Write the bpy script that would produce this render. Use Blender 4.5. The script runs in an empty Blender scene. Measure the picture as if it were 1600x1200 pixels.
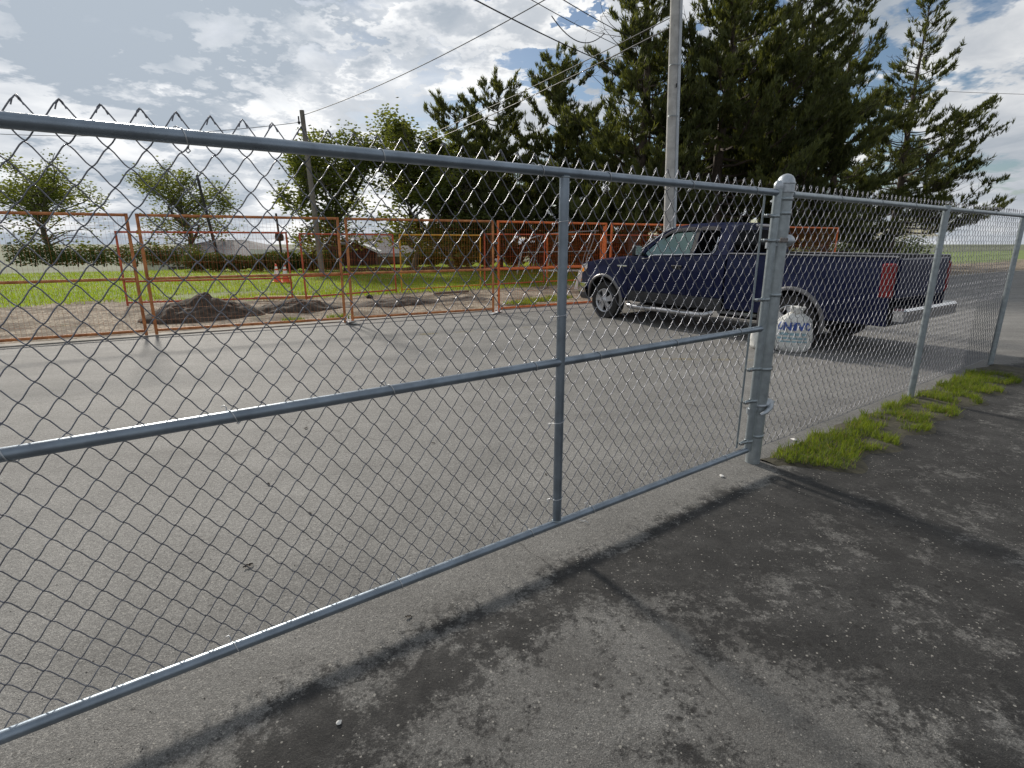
import bpy, bmesh, math, random
import numpy as np
from mathutils import Vector, Matrix, Quaternion
from mathutils.geometry import tessellate_polygon

random.seed(7)
R = math.radians
PI = math.pi
scene = bpy.context.scene
COL = scene.collection

# ------------------------------------------------------------------ camera, sky, sun, exposure
cam_d = bpy.data.cameras.new("camera")
cam_d.sensor_fit = 'HORIZONTAL'; cam_d.sensor_width = 36.0
cam_d.lens = 850.0 / 1600.0 * 36.0
cam_d.clip_start = 0.05; cam_d.clip_end = 3000
cam = bpy.data.objects.new("camera", cam_d); COL.objects.link(cam)
cam.location = (0, 0, 1.6); cam.rotation_euler = (R(90 - 14.763), 0, 0)
scene.camera = cam

SUN_EL, SUN_AZ = R(28), R(-33)            # azimuth measured from +Y towards +X
SDIR = Vector((math.sin(SUN_AZ) * math.cos(SUN_EL), math.cos(SUN_AZ) * math.cos(SUN_EL), math.sin(SUN_EL)))
sun_d = bpy.data.lights.new("sun", 'SUN'); sun_d.energy = 4.0; sun_d.angle = R(5.5); sun_d.color = (1.0, .93, .83)
sun = bpy.data.objects.new("sun", sun_d); COL.objects.link(sun)
sun.rotation_euler = (-SDIR).to_track_quat('-Z', 'Y').to_euler()
sun.location = SDIR * 60

scene.view_settings.view_transform = 'Standard'
scene.view_settings.look = 'None'
scene.view_settings.exposure = 0.13
scene.view_settings.gamma = 1.0
scene.view_settings.use_curve_mapping = False
scene.render.engine = 'CYCLES'
scene.cycles.use_denoising = True
scene.cycles.max_bounces = 8
scene.cycles.transparent_max_bounces = 16
scene.cycles.sample_clamp_indirect = 6.0


class NT:
    """tiny node-tree helper"""
    def __init__(s, tree):
        s.t = tree; s.n = tree.nodes; s.l = tree.links; s.n.clear()
    def node(s, typ, **kw):
        nd = s.n.new(typ)
        for k, v in kw.items():
            if k == 'ins':
                for i, val in v.items():
                    if isinstance(val, bpy.types.NodeSocket): s.l.new(val, nd.inputs[i])
                    else: nd.inputs[i].default_value = val
            else: setattr(nd, k, v)
        return nd
    def math(s, op, a, b=0.0, c=None, clamp=False):
        ins = {0: a, 1: b}
        if c is not None: ins[2] = c
        return s.node('ShaderNodeMath', operation=op, use_clamp=clamp, ins=ins).outputs[0]
    def vmath(s, op, a, b=(0, 0, 0)):
        nd = s.node('ShaderNodeVectorMath', operation=op, ins={0: a, 1: b})
        return nd.outputs['Value'] if op in ('DOT_PRODUCT', 'LENGTH', 'DISTANCE') else nd.outputs[0]
    def scale(s, v, f):
        nd = s.node('ShaderNodeVectorMath', operation='SCALE', ins={0: v}); 
        if isinstance(f, bpy.types.NodeSocket): s.l.new(f, nd.inputs['Scale'])
        else: nd.inputs['Scale'].default_value = f
        return nd.outputs[0]
    def noise(s, vec, scale, detail=4, rough=.55, dist=0.0, out=0):
        return s.node('ShaderNodeTexNoise', ins={'Vector': vec, 'Scale': scale, 'Detail': detail, 'Roughness': rough, 'Distortion': dist}).outputs[out]
    def voro(s, vec, scale, feature='F1', out='Distance', rnd=1.0):
        return s.node('ShaderNodeTexVoronoi', feature=feature, ins={'Vector': vec, 'Scale': scale, 'Randomness': rnd}).outputs[out]
    def ramp(s, fac, stops, interp='LINEAR'):
        nd = s.node('ShaderNodeValToRGB'); nd.color_ramp.interpolation = interp
        el = nd.color_ramp.elements
        while len(el) < len(stops): el.new(0.5)
        for e, (p, c) in zip(el, stops):
            e.position = p; e.color = (*c, 1) if len(c) == 3 else c
        s.l.new(fac, nd.inputs[0]); return nd.outputs[0]
    def sstep(s, x, a, b):
        nd = s.node('ShaderNodeMapRange', interpolation_type='SMOOTHSTEP', ins={0: x, 1: a, 2: b, 3: 0.0, 4: 1.0}); return nd.outputs[0]
    def mix(s, fac, a, b, blend='MIX'):
        nd = s.node('ShaderNodeMix', data_type='RGBA', blend_type=blend)
        for i, val in ((0, fac), (6, a), (7, b)):
            if isinstance(val, bpy.types.NodeSocket): s.l.new(val, nd.inputs[i])
            else: nd.inputs[i].default_value = (*val, 1) if isinstance(val, tuple) and len(val) == 3 else val
        return nd.outputs[2]
    def mixf(s, fac, a, b):
        nd = s.node('ShaderNodeMix', data_type='FLOAT')
        for i, val in ((0, fac), (2, a), (3, b)):
            if isinstance(val, bpy.types.NodeSocket): s.l.new(val, nd.inputs[i])
            else: nd.inputs[i].default_value = val
        return nd.outputs[0]


def pix_dir(x, y):
    """direction in the world of a picture point (used only to place clouds)"""
    th = R(14.763); u, v = x - 800, 600 - y
    d = Vector((u, 850 * math.cos(th) + v * math.sin(th), v * math.cos(th) - 850 * math.sin(th)))
    return d.normalized()


world = bpy.data.worlds.new("World"); scene.world = world; world.use_nodes = True
w = NT(world.node_tree)
wc = w.node('ShaderNodeTexCoord').outputs['Generated']
sky = w.node('ShaderNodeTexSky', sky_type='NISHITA', sun_disc=False)
sky.sun_elevation = SUN_EL; sky.sun_rotation = SUN_AZ; sky.air_density = 1.0; sky.dust_density = .6; sky.ozone_density = 2.0
bg_sky = w.node('ShaderNodeBackground', ins={0: sky.outputs[0], 1: .075})
sep = w.node('ShaderNodeSeparateXYZ', ins={0: wc})
zz = w.math('ADD', w.math('MAXIMUM', sep.outputs[2], 0.0), 0.22)
pc = w.node('ShaderNodeCombineXYZ', ins={0: w.math('DIVIDE', sep.outputs[0], zz), 1: w.math('DIVIDE', sep.outputs[1], zz), 2: 0.0}).outputs[0]
pc = w.vmath('ADD', pc, (3.1, 7.7, 0.4))
warp = w.noise(pc, 1.3, 3, .5, out=1)
pw = w.vmath('ADD', pc, w.scale(w.vmath('SUBTRACT', warp, (.5, .5, .5)), .55))
wcw = w.vmath('ADD', wc, w.scale(w.vmath('SUBTRACT', w.noise(pc, 2.6, 6, .62, out=1), (.5, .5, .5)), .42))
n_big = w.noise(pw, 1.15, 3, .5)
n_det = w.noise(pw, 3.1, 9, .58)
n_fine = w.noise(pw, 9.0, 6, .6)
dens = w.math('ADD', w.math('MULTIPLY', n_big, .55), w.math('MULTIPLY', n_det, .45))


def blob(x, y, inner, outer):
    """soft mask round a direction of the sky"""
    d = w.vmath('DOT_PRODUCT', wcw, tuple(pix_dir(x, y)))
    return w.sstep(d, math.cos(R(outer)), math.cos(R(inner)))


# openings of clear sky
for bx, by, bi, bo, am in ((660, 150, .2, 5.0, .17), (1240, 150, 2, 15, .24), (1120, 190, 2, 14, .20), (905, 75, .5, 5, .07), (1000, 300, 2, 9, .12)):
    dens = w.math('SUBTRACT', dens, w.math('MULTIPLY', blob(bx, by, bi, bo), am))
dens = w.math('ADD', dens, w.math('MULTIPLY', blob(480, 90, 6, 24), .10))
cover = w.sstep(dens, .15, .45)
# light through the cloud: thin parts are white, thick bellies grey-blue
thick = w.math('ADD', w.math('MULTIPLY', w.noise(w.vmath('ADD', pw, (5.2, 1.3, 0)), 1.25, 2, .5), .8), w.math('MULTIPLY', w.noise(w.vmath('ADD', pw, (1.2, 9.3, 0)), 2.6, 7, .52), .55))
thick = w.math('ADD', thick, w.math('MULTIPLY', blob(360, 120, 2, 15), .20))
thick = w.math('ADD', thick, w.math('MULTIPLY', blob(560, 150, .5, 5), .05))
thick = w.math('SUBTRACT', thick, w.math('MULTIPLY', blob(620, 60, 2, 16), .15))
thick = w.math('SUBTRACT', thick, w.math('MULTIPLY', blob(560, 330, 3, 16), .17))
thick = w.math('ADD', thick, w.math('MULTIPLY', w.math('SUBTRACT', n_fine, .5), .13))
ccol = w.ramp(thick, [(.42, (.97, .97, .96)), (.54, (.83, .84, .85)), (.65, (.57, .60, .64)), (.80, (.36, .41, .47))])
sund = w.vmath('DOT_PRODUCT', wc, tuple(SDIR))
glow = w.math('MULTIPLY', w.math('POWER', w.math('MAXIMUM', sund, 0.0), 5.0), .30)
cstr = w.math('ADD', .90, glow)
bg_cloud = w.node('ShaderNodeBackground', ins={0: ccol, 1: cstr})
mixs = w.node('ShaderNodeMixShader', ins={0: cover, 1: bg_sky.outputs[0], 2: bg_cloud.outputs[0]})
w.node('ShaderNodeOutputWorld', ins={0: mixs.outputs[0]})

# ------------------------------------------------------------------ materials
MATS = {}


def mat(name, col, rough=.6, metal=0.0, var=0.0, vscale=6.0, bump=0.0, bscale=40.0, spec=.5, col2=None, coat=0.0, trans=None, objvar=0.0):
    if name in MATS: return MATS[name]
    m = bpy.data.materials.new(name); m.use_nodes = True; t = NT(m.node_tree)
    tc = t.node('ShaderNodeTexCoord').outputs['Object']
    b = t.node('ShaderNodeBsdfPrincipled', ins={'Roughness': rough, 'Metallic': metal, 'Specular IOR Level': spec, 'Coat Weight': coat, 'Coat Roughness': .04})
    c = col
    if var > 0 or col2:
        n = t.noise(tc, vscale, 6, .6)
        lo = tuple(x * (1 - var) for x in col); hi = col2 if col2 else tuple(min(1, x * (1 + var)) for x in col)
        c = t.ramp(n, [(.32, lo), (.68, hi)])
        if rough: t.l.new(t.math('ADD', rough - .08, t.math('MULTIPLY', t.noise(tc, vscale * 2.3, 4), .16)), b.inputs['Roughness'])
    if objvar > 0:
        oi = t.node('ShaderNodeObjectInfo').outputs['Random']
        f = t.math('ADD', 1 - objvar, t.math('MULTIPLY', oi, 2 * objvar))
        base = c if isinstance(c, bpy.types.NodeSocket) else t.node('ShaderNodeRGB').outputs[0]
        if not isinstance(c, bpy.types.NodeSocket): base.default_value = (*col, 1)
        c = t.scale(base, f)
    if isinstance(c, bpy.types.NodeSocket): t.l.new(c, b.inputs['Base Color'])
    else: b.inputs['Base Color'].default_value = (*c, 1)
    if bump > 0:
        bn = t.node('ShaderNodeBump', ins={'Strength': bump, 'Distance': .01, 'Height': t.noise(tc, bscale, 6, .6)})
        t.l.new(bn.outputs[0], b.inputs['Normal'])
    sh = b.outputs[0]
    if trans:
        tr = t.node('ShaderNodeBsdfTranslucent')
        if isinstance(c, bpy.types.NodeSocket): t.l.new(t.mix(1.0, c, tuple(trans[1]), 'MULTIPLY'), tr.inputs[0])
        else: tr.inputs[0].default_value = tuple(x * y for x, y in zip(c, trans[1])) + (1,)
        sh = t.node('ShaderNodeMixShader', ins={0: trans[0], 1: sh, 2: tr.outputs[0]}).outputs[0]
    t.node('ShaderNodeOutputMaterial', ins={0: sh})
    MATS[name] = m; return m


def glass_mat(name, tint, refl=.09, rough=.02, gcol=(1, 1, 1)):
    if name in MATS: return MATS[name]
    m = bpy.data.materials.new(name); m.use_nodes = True; t = NT(m.node_tree)
    tr = t.node('ShaderNodeBsdfTransparent', ins={0: (*tint, 1)})
    gl = t.node('ShaderNodeBsdfGlossy', ins={0: (*gcol, 1), 1: rough})
    fr = t.node('ShaderNodeFresnel', ins={0: 1.5}).outputs[0]
    f = t.math('ADD', fr, refl - .04, clamp=True)
    sh = t.node('ShaderNodeMixShader', ins={0: f, 1: tr.outputs[0], 2: gl.outputs[0]})
    t.node('ShaderNodeOutputMaterial', ins={0: sh.outputs[0]})
    MATS[name] = m; return m


GALV = mat('galvanized_pipe', (.225, .265, .31), .36, .75, .20, 9, .06, 90)
GALV2 = mat('galvanized_dull', (.31, .35, .37), .42, .6, .16, 22, .10, 60)
CAST = mat('cast_fitting', (.40, .43, .46), .42, .7, .15, 30, .15, 80)
WIRE = mat('mesh_wire_zinc', (.19, .195, .22), .42, .75, .15, 3, objvar=.12)
TIE = mat('tie_wire', (.46, .48, .50), .5, .7)
RUSTBOLT = mat('bolt_steel', (.22, .2, .19), .6, .6, .3, 60)

# ------------------------------------------------------------------ mesh helpers
class MB:
    def __init__(s): s.v = []; s.f = []
    def add(s, vs, fs):
        o = len(s.v); s.v += [tuple(p) for p in vs]; s.f += [tuple(i + o for i in f) for f in fs]
    def box(s, c, sz, rz=0.0, rot=None, bev=0.0):
        hx, hy, hz = sz[0] / 2, sz[1] / 2, sz[2] / 2
        m = rot if rot else Matrix.Rotation(rz, 3, 'Z')
        if bev > 0:
            b = min(bev, hx * .9, hy * .9, hz * .9); vs = []; fs = []; idx = {}
            for sx in (-1, 1):
                for sy in (-1, 1):
                    for szz in (-1, 1):
                        for ax in range(3):
                            h = [hx - b, hy - b, hz - b]; h[ax] += b
                            idx[(sx, sy, szz, ax)] = len(vs); vs.append(Vector(c) + m @ Vector((sx * h[0], sy * h[1], szz * h[2])))
            for ax in range(3):
                for sg in (-1, 1):
                    o = [a for a in range(3) if a != ax]; q = []
                    for p0, p1 in ((-1, -1), (1, -1), (1, 1), (-1, 1)):
                        k = [0, 0, 0]; k[ax] = sg; k[o[0]] = p0; k[o[1]] = p1; q.append(idx[(*k, ax)])
                    fs.append(tuple(q if (sg > 0) == (ax != 1) else q[::-1]))
            for a0, a1 in ((0, 1), (0, 2), (1, 2)):
                o = 3 - a0 - a1
                for g0 in (-1, 1):
                    for g1 in (-1, 1):
                        ka = [0, 0, 0]; ka[a0] = g0; ka[a1] = g1; kb = list(ka); ka[o] = -1; kb[o] = 1
                        fs.append((idx[(*ka, a0)], idx[(*kb, a0)], idx[(*kb, a1)], idx[(*ka, a1)]))
            for g in [(x, y, z) for x in (-1, 1) for y in (-1, 1) for z in (-1, 1)]:
                fs.append((idx[(*g, 0)], idx[(*g, 1)], idx[(*g, 2)]))
            s.add(vs, fs); return
        vs = [Vector(c) + m @ Vector((x * hx, y * hy, z * hz)) for z in (-1, 1) for y in (-1, 1) for x in (-1, 1)]
        s.add(vs, [(0, 2, 3, 1), (4, 5, 7, 6), (0, 1, 5, 4), (2, 6, 7, 3), (0, 4, 6, 2), (1, 3, 7, 5)])
    def tube(s, pts, r, n=8, cap=True, closed=False, flat=None):
        P = [Vector(p) for p in pts]; N = len(P)
        rs = r if isinstance(r, (list, tuple)) else [r] * N
        T = []
        for i in range(N):
            if closed: d = P[(i + 1) % N] - P[i - 1]
            else: d = P[min(i + 1, N - 1)] - P[max(i - 1, 0)]
            T.append(d.normalized() if d.length > 1e-9 else Vector((0, 0, 1)))
        up = Vector((0, 0, 1)) if abs(T[0].z) < .9 else Vector((1, 0, 0))
        u = (up - T[0] * up.dot(T[0])).normalized()
        vs = []
        for i in range(N):
            u = (u - T[i] * u.dot(T[i]))
            u = u.normalized() if u.length > 1e-6 else T[i].orthogonal().normalized()
            vv = T[i].cross(u)
            for k in range(n):
                a = 2 * PI * (k + .5) / n
                vs.append(P[i] + (u * math.cos(a) + vv * math.sin(a)) * rs[i])
        fs = []
        for i in range(N if closed else N - 1):
            j = (i + 1) % N
            for k in range(n):
                k2 = (k + 1) % n
                fs.append((i * n + k, i * n + k2, j * n + k2, j * n + k))
        if cap and not closed:
            fs.append(tuple(range(n))[::-1]); fs.append(tuple((N - 1) * n + k for k in range(n)))
        s.add(vs, fs)
    def lathe(s, prof, n=24, M=None, cap=True):
        M = M or Matrix.Identity(4); vs = []
        for (r, z) in prof:
            for k in range(n):
                a = 2 * PI * k / n; vs.append(M @ Vector((r * math.cos(a), r * math.sin(a), z)))
        fs = []
        for i in range(len(prof) - 1):
            for k in range(n):
                k2 = (k + 1) % n; fs.append((i * n + k, i * n + k2, (i + 1) * n + k2, (i + 1) * n + k))
        if cap:
            if prof[0][0] > 1e-4: fs.append(tuple(range(n))[::-1])
            if prof[-1][0] > 1e-4: fs.append(tuple((len(prof) - 1) * n + k for k in range(n)))
        s.add(vs, fs)
    def grid(s, G, flip=False, wrap=False):
        nu, nv = len(G), len(G[0]); vs = [p for row in G for p in row]; fs = []
        for i in range(nu - 1 + (1 if wrap else 0)):
            for j in range(nv - 1):
                i2 = (i + 1) % nu
                q = (i * nv + j, i2 * nv + j, i2 * nv + j + 1, i * nv + j + 1); fs.append(q[::-1] if flip else q)
        s.add(vs, fs)
    def prism(s, poly, y0, y1, fn=None):
        """polygon given in (x, z), extruded along y"""
        n = len(poly); tri = tessellate_polygon([[Vector((p[0], p[1], 0)) for p in poly]])
        vs = [(p[0], y0, p[1]) for p in poly] + [(p[0], y1, p[1]) for p in poly]
        fs = [t for t in tri] + [tuple(i + n for i in t[::-1]) for t in tri]
        fs += [(i, (i + 1) % n, (i + 1) % n + n, i + n) for i in range(n)]
        s.add([fn(v) for v in vs] if fn else vs, fs)
    def mesh(s, name, m, smooth=35):
        me = bpy.data.meshes.new(name); me.from_pydata(s.v, [], s.f)
        bm = bmesh.new(); bm.from_mesh(me); bmesh.ops.recalc_face_normals(bm, faces=bm.faces); bm.to_mesh(me); bm.free()
        if smooth:
            me.shade_smooth(); me.set_sharp_from_angle(angle=R(smooth))
        if m: me.materials.append(m)
        return me
    def build(s, name, m, parent=None, smooth=35, loc=None):
        return link(name, s.mesh(name, m, smooth), parent, loc)


def link(name, me, parent=None, loc=None, rot=None):
    o = bpy.data.objects.new(name, me); COL.objects.link(o)
    if parent: o.parent = parent
    if loc is not None: o.location = loc
    if rot is not None: o.rotation_euler = rot
    return o


def tag(o, label, cat, group=None):
    o['label'] = label; o['category'] = cat
    if group: o['group'] = group
    return o


def struct(o): o['kind'] = 'structure'; return o
def stuff(o): o['kind'] = 'stuff'; return o


def thing(name, label, cat, loc=(0, 0, 0), rz=0.0, group=None):
    o = bpy.data.objects.new(name, None); COL.objects.link(o); o.empty_display_size = .2
    o.location = loc; o.rotation_euler = (0, 0, rz)
    return tag(o, label, cat, group)


def copy_tree(o, parent=None):
    c = o.copy(); COL.objects.link(c)
    if parent: c.parent = parent
    for ch in [x for x in o.children]: copy_tree(ch, c)
    return c


def np_mesh(name, V, F, m, smooth=False, mats=None, midx=None):
    """V (n,3), F (k,3|4) arrays -> mesh, fast"""
    me = bpy.data.meshes.new(name); V = np.asarray(V, np.float32); F = np.asarray(F, np.int32); k = F.shape[1]
    me.vertices.add(len(V)); me.vertices.foreach_set('co', V.ravel())
    me.loops.add(F.size); me.loops.foreach_set('vertex_index', F.ravel())
    me.polygons.add(len(F)); me.polygons.foreach_set('loop_start', np.arange(0, F.size, k, dtype=np.int32))
    me.polygons.foreach_set('loop_total', np.full(len(F), k, np.int32))
    for mm in (mats or [m]): me.materials.append(mm)
    if midx is not None: me.polygons.foreach_set('material_index', np.asarray(midx, np.int32))
    me.update(calc_edges=True); me.validate()
    if smooth: me.shade_smooth()
    return me


def vnoise(x, y, seed=0):
    """smooth value noise on arrays"""
    xi = np.floor(x).astype(int); yi = np.floor(y).astype(int); fx = x - xi; fy = y - yi
    fx = fx * fx * (3 - 2 * fx); fy = fy * fy * (3 - 2 * fy)
    def h(a, b):
        n = (a * 374761393 + b * 668265263 + seed * 1442695041) & 0x7fffffff
        n = ((n ^ (n >> 13)) * 1274126177) & 0x7fffffff
        return ((n ^ (n >> 16)) & 0xffff) / 65535.0
    return (h(xi, yi) * (1 - fx) + h(xi + 1, yi) * fx) * (1 - fy) + (h(xi, yi + 1) * (1 - fx) + h(xi + 1, yi + 1) * fx) * fy


def fbm(x, y, seed=0, oct=4):
    s = 0; a = .5
    for o in range(oct): s = s + a * vnoise(x * 2 ** o, y * 2 ** o, seed + o * 17); a *= .5
    return s


# ------------------------------------------------------------------ frames of the place
GO = Vector((-1.069, 1.699, 0)); GA = math.atan2(.586, .81)            # gate line: origin and angle
GX = Vector((math.cos(GA), math.sin(GA), 0)); GY = Vector((-math.sin(GA), math.cos(GA), 0))
EO = Vector((-5.28, 9.89, 0)); EA = math.atan2(4.38, 7.12)             # far edge of the asphalt
EX = Vector((math.cos(EA), math.sin(EA), 0)); EY = Vector((-math.sin(EA), math.cos(EA), 0))
def edge(u, q, z=0.0): return EO + EX * u + EY * q + Vector((0, 0, z))
def gate_pt(s, p, z=0.0): return GO + GX * s + GY * p + Vector((0, 0, z))

# ------------------------------------------------------------------ ground
def asphalt_mat():
    m = bpy.data.materials.new('asphalt'); m.use_nodes = True; t = NT(m.node_tree)
    co = t.node('ShaderNodeTexCoord').outputs['Object']
    pv = t.math('MULTIPLY', t.math('SUBTRACT', t.vmath('DOT_PRODUCT', co, tuple(GY)), GO.dot(GY)), -1.0)    # offset from the gate line
    sv = t.math('SUBTRACT', t.vmath('DOT_PRODUCT', co, tuple(GX)), GO.dot(GX))
    cell = t.node('ShaderNodeTexVoronoi', ins={'Vector': co, 'Scale': 300.0}).outputs['Color']
    cellv = t.node('ShaderNodeSeparateColor', ins={0: cell}).outputs[0]
    g1 = t.noise(co, 260, 3, .7); g2 = t.noise(co, 42, 5, .65); g3 = t.noise(co, 2.2, 6, .6); g4 = t.noise(co, .35, 4, .55)
    # streaks along the lane
    str_co = t.node('ShaderNodeMapping', ins={'Vector': co, 'Rotation': (0, 0, -GA), 'Scale': (.25, 2.2, 1)}).outputs[0]
    g5 = t.noise(str_co, 1.6, 5, .6)
    base = t.ramp(cellv, [(0.0, (.085, .083, .079)), (.55, (.142, .138, .130)), (.88, (.185, .180, .170)), (.98, (.27, .26, .24))])
    v = t.math('ADD', .02, t.math('MULTIPLY', g3, .75)); v = t.math('ADD', v, t.math('MULTIPLY', g4, .60))
    v = t.math('ADD', v, t.math('MULTIPLY', g5, .60)); v = t.math('ADD', v, t.math('MULTIPLY', t.math('SUBTRACT', g2, .5), 1.1))
    v = t.math('ADD', v, t.math('MULTIPLY', t.math('SUBTRACT', g1, .5), .8))
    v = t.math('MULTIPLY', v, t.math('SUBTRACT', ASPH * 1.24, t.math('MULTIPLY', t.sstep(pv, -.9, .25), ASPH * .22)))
    c = t.scale(base, v)
    # damp and dirty stains in front of the gate
    def bump1(x, c0, w_): d_ = t.math('DIVIDE', t.math('SUBTRACT', x, c0), w_); return t.math('POWER', 2.718, t.math('MULTIPLY', t.math('MULTIPLY', d_, d_), -1.0))
    reg = t.math('MULTIPLY', t.math('MULTIPLY', bump1(pv, .36, .27), t.sstep(sv, -.9, .9)), .165)
    reg = t.math('ADD', reg, t.math('MULTIPLY', t.math('MULTIPLY', t.sstep(pv, .12, .5), t.sstep(sv, 1.15, 2.3)), .15))
    reg = t.math('ADD', reg, t.math('MULTIPLY', t.math('MULTIPLY', bump1(pv, .62, .30), t.sstep(sv, 1.0, -.1)), .115))
    reg = t.math('ADD', reg, t.math('MULTIPLY', t.sstep(pv, .4, 1.2), .035))
    nst = t.noise(co, 2.4, 8, .64, .5); nst2 = t.noise(co, 9.0, 8, .72, .3)
    st = t.math('ADD', t.math('ADD', t.math('MULTIPLY', nst, .60), t.math('MULTIPLY', nst2, .46)), reg)
    st = t.math('ADD', st, t.math('MULTIPLY', t.math('SUBTRACT', t.noise(co, 75, 3, .7), .5), .30))
    st = t.math('ADD', st, t.math('MULTIPLY', t.math('SUBTRACT', t.noise(co, 24, 5, .65), .5), .34))
    st = t.math('MULTIPLY', t.sstep(st, .580, .700), t.math('ADD', .55, t.math('MULTIPLY', t.noise(co, 5.0, 5, .6), .75)), clamp=True)
    st = t.math('MULTIPLY', st, t.sstep(pv, -.02, .2))
    # small dark crumbs
    vo = t.voro(t.vmath('ADD', co, w3(t, co, 12, .05)), 16.0); msk = t.noise(co, 2.6, 4, .6)
    cr = t.math('MULTIPLY', t.math('SUBTRACT', 1.0, t.sstep(vo, .12, .30)), t.sstep(msk, .42, .58))
    cr = t.math('MULTIPLY', cr, t.math('ADD', .10, t.math('MULTIPLY', t.sstep(pv, .2, .8), .85)))
    film = t.math('MULTIPLY', t.math('MULTIPLY', t.sstep(pv, .05, .7), t.sstep(t.noise(co, 1.6, 6, .65), .30, .72)), .62)
    c = t.mix(film, c, (.040, .037, .034))
    c = t.mix(t.math('MULTIPLY', st, .93), c, t.mix(.45, t.scale(c, .20), (.0135, .013, .014)))
    c = t.mix(t.math('MULTIPLY', cr, .85), c, (.014, .013, .012))
    # hairline cracks in the old paving
    ce = t.node('ShaderNodeTexVoronoi', feature='DISTANCE_TO_EDGE', ins={'Vector': t.vmath('ADD', co, w3(t, co, 1.1, .9)), 'Scale': .33}).outputs['Distance']
    ck = t.math('MULTIPLY', t.math('SUBTRACT', 1.0, t.sstep(ce, .0008, .0034)), t.sstep(t.noise(co, .6, 4, .6), .46, .60))
    c = t.mix(t.math('MULTIPLY', ck, .55), c, (.03, .028, .026))
    # dark pits of the open surface
    pv_ = t.node('ShaderNodeTexVoronoi', ins={'Vector': co, 'Scale': 30.0}); pk = t.node('ShaderNodeSeparateColor', ins={0: pv_.outputs['Color']})
    pit = t.math('MULTIPLY', t.math('GREATER_THAN', pk.outputs[0], .80), t.math('LESS_THAN', pv_.outputs['Distance'], t.math('MULTIPLY', pk.outputs[1], .30)))
    c = t.mix(t.math('MULTIPLY', pit, .6), c, (.035, .033, .031))
    # light flecks stay visible in the stains
    vs_ = t.node('ShaderNodeTexVoronoi', ins={'Vector': co, 'Scale': 62.0}); pick = t.node('ShaderNodeSeparateColor', ins={0: vs_.outputs['Color']})
    fl = t.math('MULTIPLY', t.math('GREATER_THAN', pick.outputs[0], .86), t.math('LESS_THAN', vs_.outputs['Distance'], t.math('MULTIPLY', pick.outputs[1], .34)))
    c = t.mix(t.math('MULTIPLY', fl, .75), c, (.31, .295, .265))
    b = t.node('ShaderNodeBsdfPrincipled', ins={'Specular IOR Level': .38})
    t.l.new(c, b.inputs['Base Color'])
    t.l.new(t.math('ADD', .80, t.math('MULTIPLY', st, .12)), b.inputs['Roughness'])
    hgt = t.math('ADD', t.math('MULTIPLY', t.voro(co, 230.0), -.5), t.math('MULTIPLY', g2, 1.6))
    bn = t.node('ShaderNodeBump', ins={'Strength': .55, 'Distance': .006, 'Height': hgt})
    t.l.new(bn.outputs[0], b.inputs['Normal'])
    t.node('ShaderNodeOutputMaterial', ins={0: b.outputs[0]}); return m


def w3(t, co, sc, am):
    return t.scale(t.vmath('SUBTRACT', t.noise(co, sc, 3, .5, out=1), (.5, .5, .5)), am)


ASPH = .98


def sheet(name, pts, m, z):
    me = bpy.data.meshes.new(name); me.from_pydata([(p[0], p[1], z) for p in pts], [], [tuple(range(len(pts)))]); me.materials.append(m)
    return struct(link(name, me))


DIRT = mat('dry_earth', (.16, .135, .105), .95, 0, .45, 1.3, .8, 30)
sheet('ground', [(-900, -900), (900, -900), (900, 900), (-900, 900)], mat('far_field', (.10, .115, .055), .95, 0, .35, .05), -4.2)
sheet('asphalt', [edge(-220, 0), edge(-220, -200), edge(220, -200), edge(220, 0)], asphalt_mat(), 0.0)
kb = MB()
kb.box((0, 0, -.01), (400, .24, .06))
k = struct(kb.build('kerb', mat('old_concrete', (.27, .255, .225), .9, 0, .3, 2.5, .5, 50))); k.location = edge(0, .10); k.rotation_euler = (0, 0, EA)


def strip(name, u0, u1, q0, q1, nu, nq, m, hf):
    u = np.linspace(u0, u1, nu); q = np.linspace(q0, q1, nq); U, Q = np.meshgrid(u, q, indexing='ij')
    X = EO.x + EX.x * U + EY.x * Q; Y = EO.y + EX.y * U + EY.y * Q
    Z = hf(U, Q, X, Y); i = np.arange(nu * nq).reshape(nu, nq)
    F = np.stack([i[:-1, :-1], i[1:, :-1], i[1:, 1:], i[:-1, 1:]], -1).reshape(-1, 4)
    return link(name, np_mesh(name, np.stack([X, Y, Z], -1).reshape(-1, 3), F, m, True))


def gravel_mat():
    m = bpy.data.materials.new('gravel_strip'); m.use_nodes = True; t = NT(m.node_tree)
    co = t.node('ShaderNodeTexCoord').outputs['Object']
    cl = t.node('ShaderNodeSeparateColor', ins={0: t.node('ShaderNodeTexVoronoi', ins={'Vector': co, 'Scale': 26.0}).outputs['Color']}).outputs[0]
    base = t.ramp(cl, [(0, (.115, .09, .066)), (.5, (.25, .205, .155)), (1, (.46, .39, .30))])
    n = t.noise(co, 1.1, 6, .65)
    soil = t.ramp(t.noise(co, 9, 6, .7), [(.3, (.065, .05, .038)), (.7, (.18, .145, .105))])
    c = t.mix(t.sstep(n, .46, .60), base, soil)
    gn = t.noise(t.vmath('ADD', co, (4, 9, 0)), .9, 6, .7)
    c = t.mix(t.math('MULTIPLY', t.sstep(gn, .60, .70), .6), c, (.10, .115, .03))
    b = t.node('ShaderNodeBsdfPrincipled', ins={'Roughness': .95, 'Specular IOR Level': .2}); t.l.new(c, b.inputs['Base Color'])
    bn = t.node('ShaderNodeBump', ins={'Strength': .8, 'Distance': .02, 'Height': t.voro(co, 26.0)}); t.l.new(bn.outputs[0], b.inputs['Normal'])
    t.node('ShaderNodeOutputMaterial', ins={0: b.outputs[0]}); return m


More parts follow.
